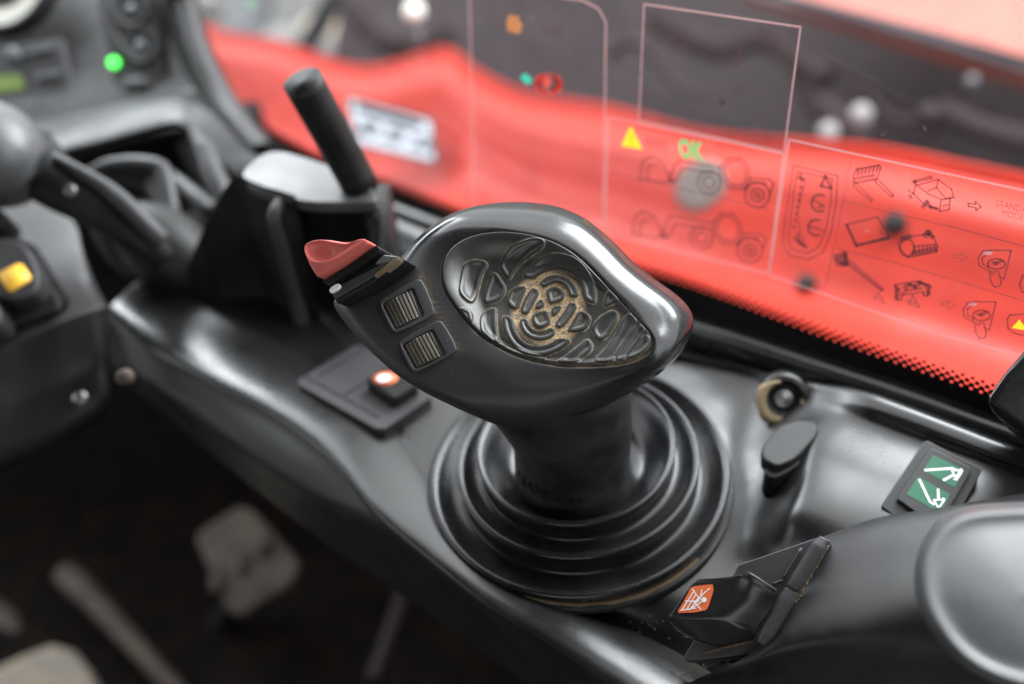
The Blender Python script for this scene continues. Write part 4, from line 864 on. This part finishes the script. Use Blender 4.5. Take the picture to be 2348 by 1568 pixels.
rws = [[p+np.array([2, 6, -25.]) for p in hoodrow(0)], [p+np.array([.6, 1.8, -1.4]) for p in hoodrow(0)]]+[hoodrow(t) for t in (0, .10, .25, .45, .65, .82, 1.0, 1.3)]
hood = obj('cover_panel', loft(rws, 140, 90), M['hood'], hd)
HDB = bvh_of(hood)
def hood_spot(name, x, y, r, m, h=.8):
    p, n = hit(HDB, x, y)
    if p is None: return
    if n@F_ > 0: n = -n
    obj(name, lathe(p-n*.2, n, smooth_prof([(r, 0), (r, h*.6), (r*.8, h), (.02, h*1.1)], 16), 32), M[m], hd)
hood_spot('pale_spot', 1605, 425, 2.0, 'palespot', .4)  # pale and dark blobs built as solid discs on the cover
hood_spot('dark_spot', 2052, 515, .72, 'frit'); hood_spot('dark_spot', 1850, 652, .62, 'frit', .7)
# registration plate
pc = [(795, 222), (990, 275), (1000, 373), (818, 330)]
p0, n0 = hit(HDB, 900, 300); n0 = n0 if n0@F_ < 0 else -n0
PL = Plane(PD(900, 300, proj(p0)[2]-7), nrm(-F_*.25+UPZ*.9+WN*.25), UPZ)
rp_ = empty('registration_plate', PL.p(900, 330), 'silver plate with dark lettering on the red cover', 'plate')
obj('plate_panel', prism([PL.p(x, y) for x, y in pc], -PL.n*.3), M['plate'], rp_, smooth=False, bevel=.1)
obj('plate_rim', strokes(PL, [pc+[pc[0]]], .3, .05), M['frit'], rp_, smooth=False)
obj('plate_bar', strokes(PL, [[(820, 246), (962, 288)]], .8, .08), M['frit'], rp_, smooth=False)
obj('plate_number', text(PL, '50 55 53', 812, 302, 985, 350, 36, .1, bold=.03), M['frit'], rp_, smooth=False)
# dark machine side behind the cover
def slabpx(name, poly, d, thick, mat, parent=None, bevel=.5):
    dd = d if hasattr(d, '__len__') else [d]*len(poly)
    return obj(name, prism([PD(x, y, q) for (x, y), q in zip(poly, dd)], F_*thick), M[mat], parent, bevel=bevel)
fr_ = slabpx('chassis_side', [(790, -60), (1000, -260), (1750, -260), (2700, 40), (2700, 700), (1600, 500), (1000, 330), (740, 260)], [170, 170, 150, 120, 120, 130, 145, 170], 12, 'brown')
tag(fr_, 'dark grimy machine side between red cover and red boom', 'machine side')
for i, (pts_, r_, m_, lb) in enumerate([
    ([(1500, 40, 115), (1640, 110, 112), (1760, 90, 110), (1900, 180, 106)], 1.6, 'pipe', 'dull hose crossing behind the smoky sticker'),
    ([(1840, 130, 110), (1880, 230, 108), (1990, 330, 104)], 1.8, 'pipe', 'dark hose hanging left of the white blob pair'),
    ([(2150, 250, 102), (2260, 300, 100), (2400, 330, 98)], 1.4, 'pipe', 'short dull hose at the right border above the cover'),
    ([(820, 20, 140), (900, 90, 136), (1010, 100, 130)], 2.6, 'pipe', 'reddish brown hose below the beige blob')]):
    o = obj('hydraulic_hose', tube([PD(*q) for q in pts_], r_, 12, 40), M[m_]); tag(o, lb, 'hose', 'hydraulic hoses on the dark machine side')
lf = [(980, 25, 16), (962, 86, 7), (1972, 262, 22), (1900, 300, 20), (1500, 90, 10), (2240, 200, 12)]
for i, (x, y, r) in enumerate([(950, 25, 24), (962, 86, 10), (1975, 262, 26), (1900, 302, 24), (2228, 185, 14), (2130, 260, 26)]):
    mt = ('cream', 'grey', 'white', 'white', 'grey', 'brown')[i]; d = 96
    o = obj('round_blob', ell(PD(x, y, d), r*d/FPX, r*d/FPX, .8, R_, U_), M[mt])  # pale blobs, added as solid round stand-ins on the machine side
    tag(o, ['beige round blob high on the dark machine side, left', 'tiny grey blob under the beige one', 'white round blob, right one of the close pair', 'white round blob, left one of the close pair', 'small grey stud nearest the grey boom flange', 'dull brown boss right of the white pair'][i], 'lens')
bm_ = empty('boom', PD(2000, 0, 110), 'pale red boom crossing the top right corner above a grey flange', 'boom')
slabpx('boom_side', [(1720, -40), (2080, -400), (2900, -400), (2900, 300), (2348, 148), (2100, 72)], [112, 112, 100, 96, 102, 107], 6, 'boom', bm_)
slabpx('boom_flange', [(1670, -25), (1700, -48), (2100, 58), (2348, 128), (2900, 285), (2900, 325), (2348, 158), (2100, 86)], [108, 108, 104, 99, 93, 93, 99, 104], 1, 'grey', bm_)
obj('cable', tube([PD(1395, 130, 108), PD(1450, 95, 106), PD(1510, 140, 105), PD(1560, 200, 104), PD(1640, 220, 103)], .5, 10, 50), M['brown'], None)
tag(bpy.data.objects['cable'], 'dull brown hose looping over the dark machine side', 'hose')
obj('hose_clip', tube([PD(1990, 215, 108), PD(2040, 270, 106), PD(2100, 275, 105), PD(2130, 250, 104)], .6, 10, 30), M['brown'], None)
tag(bpy.data.objects['hose_clip'], 'dull bent pipe right of the white blob pair', 'pipe')
# far background at the top left
for i, (x, y, w, h, m) in enumerate([(655, 100, 60, 34, 'white'), (745, 118, 46, 42, 'white'), (745, 70, 60, 40, 'lint'), (470, 15, 45, 50, 'white')]):
    d = 230+i*25
    o = obj('boulder', ell(PD(x, y, d), w*d/FPX, w*.7*d/FPX, h*d/FPX, R_, U_), M[m]); tag(o, ['long white boulder beyond the red cover', 'rounded white boulder beside the dark post', 'beige boulder above the white one', 'white boulder beside the dash edge'][i], 'boulder')
o = obj('dark_post', tube([PD(690, 130, 190), PD(730, 60, 190), PD(790, -40, 190)], 2.2, 12, 20), M['frit']); tag(o, 'slanting black post outside at top left', 'post')
o = slabpx('shed_wall', [(430, -300), (1000, -300), (1000, 30), (430, 60)], 700, 30, 'ground'); tag(o, 'pale grey wall far behind the vehicle, top left', 'wall')
o = obj('grey_post', tube([PD(560, 90, 420), PD(590, -60, 420)], 9, 12, 20), M['grey']); tag(o, 'blurred grey upright near the window left edge', 'post')

# ------------------------------------------------------------------ lever with tubular handle
lv = empty('hand_lever', PD(860, 560, 40), 'black cylinder handled lever standing before the window', 'lever')
ld = nrm(PD(690, 182, 43)-PD(826, 425, 47))
obj('handle', tube([PD(826, 425, 41), PD(757, 300, 39.3), PD(692, 182, 37.6)], .77, 32, 12), M['dark'], lv)
obj('lever_bracket', tube([PD(812, 430, 41.3), PD(845, 450, 41.3), PD(868, 500, 41.3), (PD(866, 570, 41.3)), PD(850, 640, 41.3)], [.25, .4, .4, .36, .36], 12, 40), M['dark'], lv)

# ------------------------------------------------------------------ dashboard at left
db = empty('dashboard', PD(250, 330, 58), 'dark grey dashboard with a pale rounded shelf lip, upper left', 'dashboard')
def PDr(L): return [PD(x, y, d) for x, y, d in L]
obj('dash_face', loft([PDr([(-300, -200, 66), (0, -160, 64), (300, -120, 63), (400, -100, 62)]), PDr([(-300, 100, 62), (0, 90, 61), (300, 70, 60), (420, 60, 60)]), PDr([(-300, 330, 58), (0, 300, 58), (200, 262, 57.5), (380, 215, 57.5), (440, 200, 57.5)])], 60, 30), M['dark'], db)
obj('dash_shelf', loft([PDr([(-300, 318, 58), (0, 290, 57.8), (200, 255, 57.3), (380, 212, 57.2), (470, 215, 57)]), PDr([(-300, 350, 55), (0, 325, 55), (200, 280, 54.6), (390, 232, 54.6), (500, 262, 54.6)]), PDr([(-300, 400, 53), (0, 370, 53), (200, 332, 53), (400, 280, 53), (450, 300, 53)]), PDr([(-300, 430, 54.5), (0, 395, 54.5), (200, 345, 54.5), (395, 292, 54.5), (445, 312, 54.5)])], 60, 40), M['dash'], db)
obj('dash_pillar', loft([PDr([(350, -120, 60), (372, 0, 59.5), (400, 110, 58.5), (445, 205, 57), (500, 290, 55), (545, 345, 54)]), PDr([(390, -120, 57.5), (410, 0, 57), (438, 110, 56), (480, 200, 55), (530, 280, 53.5), (572, 335, 52.5)]), PDr([(425, -120, 58.5), (448, 0, 57.5), (478, 110, 56.5), (522, 200, 55.5), (568, 272, 54), (610, 325, 53)]), PDr([(435, -120, 62), (452, 0, 61), (482, 105, 60), (526, 195, 59), (572, 266, 58), (620, 320, 57)])], 60, 40), M['dash'], db)
obj('shelf_corner', loft([PDr([(400, 280, 53), (450, 300, 52.8), (500, 360, 52.4), (545, 400, 52)]), PDr([(450, 235, 54), (510, 280, 53.4), (560, 335, 52.8), (595, 360, 52.3)])], 30, 8), M['dash'], db)
rd = empty('radio', PD(80, 180, 59), 'black car radio with green display in the dashboard', 'radio')
RPn = Plane(PD(80, 180, 59.5), -F_*.9+U_*.1-R_*.1, U_)
obj('radio_body', prism([RPn.p(x, y, .5) for x, y in ((-120, 130), (150, 92), (190, 240), (-120, 290))], -RPn.n*2), M['switch'], rd, bevel=.3)
obj('radio_display', flat(RPn, [(-60, 185), (62, 178), (70, 212), (-60, 226)], .55), M['lcd'], rd, smooth=False)
obj('volume_knob', lathe(RPn.p(48, 135, .5), RPn.n, [(.4, 0), (.4, .4), (.3, .5), (.02, .5)], 20), M['grey'], rd)
for x, y in ((85, 128), (105, 124), (125, 120), (105, 185), (125, 182), (140, 178), (75, 250), (95, 246), (130, 238)):
    obj('radio_button', box(RPn.p(x, y, .6), .42, .3, .3, RPn.u, RPn.v), M['grey'], rd, bevel=.05)
lp = empty('indicator_panel', PD(300, 120, 59), 'narrow control strip with a lit green lamp and round push buttons', 'control panel')
IP = Plane(PD(300, 120, 58.6), -F_*.9+U_*.1-R_*.1, U_)
obj('panel_body', prism([IP.p(x, y, .3) for x, y in rnd_poly([(225, -80), (340, -80), (385, 180), (375, 225), (300, 238), (255, 200)], 2)], -IP.n*2.5), M['switch'], lp, bevel=.3)
obj('panel_arc', tube([IP.p(x, y, .35) for x, y in ((252, -60), (248, 0), (255, 60), (275, 105), (305, 130), (345, 138))], .42, 10, 40, flat=.5), M['dash'], lp)
obj('lamp', lathe(IP.p(269, 150, .35), IP.n, smooth_prof([(.32, 0), (.30, .18), (.2, .26), (.02, .28)], 12), 24), M['grlamp'], lp)
for x, y in ((312, 30), (334, 112)):
    obj('button_cup', lathe(IP.p(x, y, .35), IP.n, smooth_prof([(1.15, 0), (1.0, .25), (.75, .1), (.7, -.1), (.02, -.12)], 20), 32), M['dash'], lp)
    obj('button_pin', lathe(IP.p(x, y, .35), IP.n, [(.35, -.1), (.33, .3), (.02, .35)], 16), M['grey'], lp)
obj('oval_button', ell(IP.p(320, 202, .35), 1.05, .55, .25, IP.u, IP.v), M['dash'], lp)
dg_ = empty('dial_gauge', PD(20, -10, 60), 'cream faced round dial cut off at the top left corner', 'gauge')
DPn = Plane(PD(20, 0, 60), -F_*.9+U_*.1-R_*.1, U_)
rpx = 110*60/FPX
obj('dial_ring', lathe(DPn.p(12, -38), DPn.n, [(rpx*1.12, -.5), (rpx*1.12, .5), (rpx*1.0, .6), (rpx*.98, .2)], 48), M['dark'], dg_)
obj('dial_face', lathe(DPn.p(12, -38), DPn.n, [(rpx*1.0, .2), (rpx*.55, .2)], 48), M['cream'], dg_)
obj('dial_center', lathe(DPn.p(12, -38), DPn.n, [(rpx*.56, .25), (.02, .25)], 48), M['dark'], dg_)

# pocket with rims and the gaiter on the right of the column
pk = empty('storage_pocket', PD(430, 480, 54), 'open dark pocket with pale rolled rim below the dashboard shelf', 'pocket')
obj('pocket_bowl', loft([PDr([(170, 370, 53.5), (300, 330, 53.5), (440, 300, 53.5)]), PDr([(170, 420, 60), (300, 400, 60), (470, 380, 58)]), PDr([(200, 620, 58), (330, 650, 58), (480, 600, 56)])], 30, 24), M['matte'], pk)
obj('pocket_rim', tube(PDr([(440, 300, 52), (470, 345, 51.6), (488, 395, 51), (508, 440, 50.5), (512, 470, 50.3), (490, 482, 50.3), (450, 450, 51), (410, 415, 52), (370, 388, 53)]), [.2, .55, .6, .6, .55, .5, .4, .35, .3], 14, 80), M['dash'], pk)
obj('pocket_wall', loft([PDr([(440, 305, 52.2), (488, 395, 51.2), (512, 465, 50.5), (485, 482, 50.5), (410, 415, 52)]), PDr([(400, 330, 55), (440, 400, 54), (470, 440, 53), (450, 440, 53), (400, 410, 54)])], 40, 12), M['dash'], pk)
obj('pocket_shell', ell(PD(405, 530, 55.5), 3.3, 2.5, 3.2, R_+U_*.9, U_-R_*.9, 40), M['dark'], pk)
gt = empty('column_stalk', PD(200, 450, 46), 'black column stalk with a bulbous grey grip, far left', 'stalk')
obj('stalk_grip', ell(PD(-30, 350, 44.5), 150*44.5/FPX, 122*44.5/FPX, 2.6, R_-U_*.45, U_+R_*.45, 40), M['knob'], gt)
obj('grip_seam', tube(PDr([(118, 300, 42.7), (112, 350, 42.3), (80, 400, 42.3), (30, 448, 42.8)]), .09, 8, 30), M['dash'], gt)
obj('stalk_neck', tube(PDr([(60, 360, 45), (130, 420, 44.8), (210, 465, 44.6), (280, 510, 44.5), (340, 560, 44.6), (375, 595, 45)]), [1.5, 1.25, 1.1, 1.0, .85, .6], 24, 50), M['dark'], gt)
obj('neck_edge', tube(PDr([(125, 362, 43.9), (190, 398, 43.8), (245, 432, 43.7), (290, 470, 43.6), (340, 520, 43.7), (372, 552, 44)]), [.22, .30, .34, .4, .4, .45], 14, 40), M['dash'], gt)
obj('neck_screw', lathe(PD(162, 437, 43.4), -F_, [(.26, 0), (.24, .12), (.1, .1), (.02, .1)], 20), M['metal'], gt)
obj('funnel_rim', tube(PDr([(205, 392, 49.5), (250, 378, 49.2), (320, 376, 49), (368, 386, 48.8), (382, 415, 48.5), (392, 470, 48.1), (396, 520, 47.8), (382, 552, 47.6)]), [.2, .35, .42, .45, .4, .4, .42, .45], 14, 70), M['dash'], gt)
obj('funnel_wall', loft([PDr([(205, 395, 49.6), (320, 380, 49.2), (375, 395, 49), (394, 520, 48)]), PDr([(240, 425, 50.5), (310, 430, 50), (345, 445, 49.6), (378, 540, 48.3)])], 30, 10), M['dash'], gt)
obj('funnel_inside', loft([PDr([(240, 425, 50.5), (310, 430, 50), (345, 445, 49.6), (378, 540, 48.3)]), PDr([(250, 450, 52), (290, 460, 52), (320, 480, 52), (360, 540, 50)])], 30, 10), M['dark'], gt)
obj('gaiter_lobe', ell(PD(300, 570, 50.5), 2.6, 1.25, 1.5, R_-U_*1.05, U_+R_*1.05, 32), M['dark'], gt)
obj('gaiter_bowl', ell(PD(385, 575, 47.4), 3.0, 1.9, 2.0, R_-U_*.75, U_+R_*.75, 36), M['dark'], gt)
obj('gaiter_tip', ell(PD(345, 640, 49), .45, .4, .4, R_, U_, 20), M['dash'], gt)
cc = empty('column_cover', PD(100, 700, 45), 'dark grey steering column cover with screws, left border', 'cover')
obj('cover_top', loft([PDr([(-250, 470, 50), (-50, 455, 49.5), (70, 455, 49), (140, 480, 48.5), (175, 520, 48), (190, 580, 47)]), PDr([(-250, 600, 47.5), (-50, 600, 47), (60, 610, 46.5), (130, 620, 46), (185, 610, 46), (215, 640, 45.5)]), PDr([(-250, 800, 43.5), (-50, 790, 43.5), (60, 745, 43.5), (150, 712, 43.5), (215, 690, 43.8), (240, 690, 44.2)]), PDr([(-250, 835, 42.8), (-50, 818, 42.8), (60, 775, 43), (150, 735, 43), (215, 712, 43.4), (246, 705, 44)])], 50, 40), M['cover'], cc)
obj('cover_front', loft([PDr([(-250, 835, 42.8), (-50, 818, 42.8), (60, 775, 43), (150, 735, 43), (215, 712, 43.4), (246, 705, 44)]), PDr([(-250, 960, 43.2), (-50, 950, 43.2), (60, 900, 43.3), (150, 860, 43.3), (225, 830, 43.5), (252, 830, 44)]), PDr([(-250, 1130, 44.6), (-50, 1105, 44.4), (60, 1055, 44.2), (150, 1005, 44), (225, 960, 44), (250, 935, 44.2)]), PDr([(-250, 1130, 49), (-50, 1105, 49), (60, 1055, 49), (150, 1005, 49), (225, 960, 49), (250, 935, 49)])], 50, 40), M['dark'], cc)  # front of the same cover, its shade put into the darker colour
obj('cover_screw', lathe(PD(183, 913, 43.1), -F_, [(.30, -.2), (.28, .08), (.1, .05), (.02, .05)], 20), M['metal'], cc)
sc = obj('trim_screw', lathe(PD(283, 865, 39.0), -F_, [(.34, -.3), (.30, .1), (.15, .15), (.02, .15)], 20), M['pedal'], con)
# buttons on the cover
def rocker_btn(name, label, poly, icon, mat, d):
    e_ = empty(name, PD(*poly[0], d), label, 'switch')
    pl = Plane(PD(*poly[0], d), nrm(-F_+U_*.35), U_)
    obj('button_body', prism([pl.p(x, y, .5) for x, y in rnd_poly(poly, 2)], -pl.n*1.6), M['switch'], e_, bevel=.2)
    if icon: obj('button_icon', prism([pl.p(x, y, .6) for x, y in rnd_poly(icon, 1, .12)], -pl.n*.1), M[mat], e_)
    return e_
cp = obj('switch_tray', prism(PDr([(-100, 480, 44.6), (60, 560, 44.4), (140, 690, 43.0), (135, 715, 42.8), (-100, 790, 42.6)]), F_*1.2), M['dark'], cc, bevel=.3)
rocker_btn('column_switch', 'black rocker with a glowing yellow symbol on the column cover', [(-60, 580), (0, 555), (62, 558), (98, 620), (102, 665), (85, 690), (30, 700), (-60, 660)], [(8, 640), (62, 614), (88, 650), (36, 682)], 'amber', 43.2)
rocker_btn('column_switch', 'black rocker with a green symbol at the left border', [(-120, 690), (-10, 680), (18, 730), (0, 768), (-120, 790)], [(-40, 700), (2, 692), (8, 722), (-40, 740)], 'green', 42.4)
rocker_btn('column_switch', 'plain black rocker, uppermost on the column cover', [(-100, 470), (10, 480), (36, 525), (-100, 570)], None, None, 45.5)

# ------------------------------------------------------------------ foot well
bp_ = empty('brake_pedal', PD(560, 1290, 80), 'dusty brown ribbed pedal in the dark foot well', 'pedal')
PPn = Plane(PD(560, 1290, 80), nrm(-F_*.7+UPZ*.6), U_)
obj('pedal_pad', prism([PPn.p(x, y) for x, y in rnd_poly([(440, 1225), (560, 1150), (690, 1290), (670, 1340), (540, 1420), (500, 1350)], 1, .12)], -PPn.n*1.5), M['pedal'], bp_, bevel=.4)
for x, y in ((500, 1335), (553, 1295), (606, 1252)):
    obj('pad_stud', ell(PPn.p(x, y, .2), .6, .9, .5, PPn.u, PPn.v), M['pedal'], bp_)
obj('pedal_arm', tube([PD(540, 1380, 83), PD(470, 1480, 90), PD(430, 1600, 98)], .9, 10, 20), M['dark'], bp_)
ap = empty('accelerator_pedal', PD(90, 1540, 78), 'worn sandy pedal in the bottom left corner', 'pedal')
APn = Plane(PD(90, 1560, 78), nrm(-F_*.7+UPZ*.6), U_)
obj('pedal_pad', prism([APn.p(x, y) for x, y in rnd_poly([(-60, 1560), (30, 1510), (140, 1468), (215, 1560), (240, 1650), (-60, 1700)], 1)], -APn.n*1.5), M['gritpad'], ap, bevel=.4)
sl = empty('floor_bar', PD(250, 1450, 84), 'tan dusty bar sloping across the foot well', 'bar')
obj('bar', tube(PDr([(150, 1310, 86), (230, 1390, 84), (320, 1490, 82), (420, 1600, 80), (500, 1680, 79)]), [1.2, 1.0, .8, .8, .8], 12, 40), M['pedal'], sl)
o = obj('floor_rail', tube(PDr([(-40, 1380, 90), (60, 1470, 88), (110, 1620, 86)]), 1.2, 12, 20), M['pedal']); tag(o, 'dull tan rail left of the sloping floor bar', 'rail')
o = obj('floor_rail', tube(PDr([(860, 1560, 75), (910, 1420, 78), (930, 1360, 80)]), .8, 12, 20), M['brown']); tag(o, 'dim brown rod in the foot well below the console edge', 'rail')

# ------------------------------------------------------------------ grit scattered on console and head
def specks(bv, n, box_, r0, r1, name, mat, kindlabel):
    V = []; Fc = []
    for _ in range(n):
        x = random.uniform(box_[0], box_[2]); y = random.uniform(box_[1], box_[3]); h, nn = hit(bv, x, y)
        if h is None: continue
        r = random.uniform(r0, r1)*random.uniform(.4, 1); k = len(V)
        if nn@F_ > 0: nn = -nn
        a = nrm(np.cross(nn, [random.random(), random.random(), .3])); b = np.cross(nn, a); h = h+nn*r*.2
        V += [h+a*r, h+b*r, h-a*r*.8, h-b*r, h+nn*r*.6]; Fc += [(k, k+1, k+4), (k+1, k+2, k+4), (k+2, k+3, k+4), (k+3, k, k+4)]
    return obj(name, (V, Fc), mat, smooth=False)
s_1 = specks(DK, 500, (1150, 1280, 1900, 1568), .010, .034, 'grit', M['lint'], ''); s_1['kind'] = 'stuff'; s_1['label'] = 'fine pale grit scattered on the near console deck'; s_1['category'] = 'grit'
s_2 = specks(HB, 260, (880, 480, 1580, 900), .003, .009, 'lint', M['lint'], ''); s_2['kind'] = 'stuff'; s_2['label'] = 'tiny pale dust flecks on the joystick head'; s_2['category'] = 'dust'

# ------------------------------------------------------------------ render settings
SC.render.engine = 'CYCLES'
SC.cycles.max_bounces = 8; SC.cycles.transparent_max_bounces = 16; SC.cycles.diffuse_bounces = 4
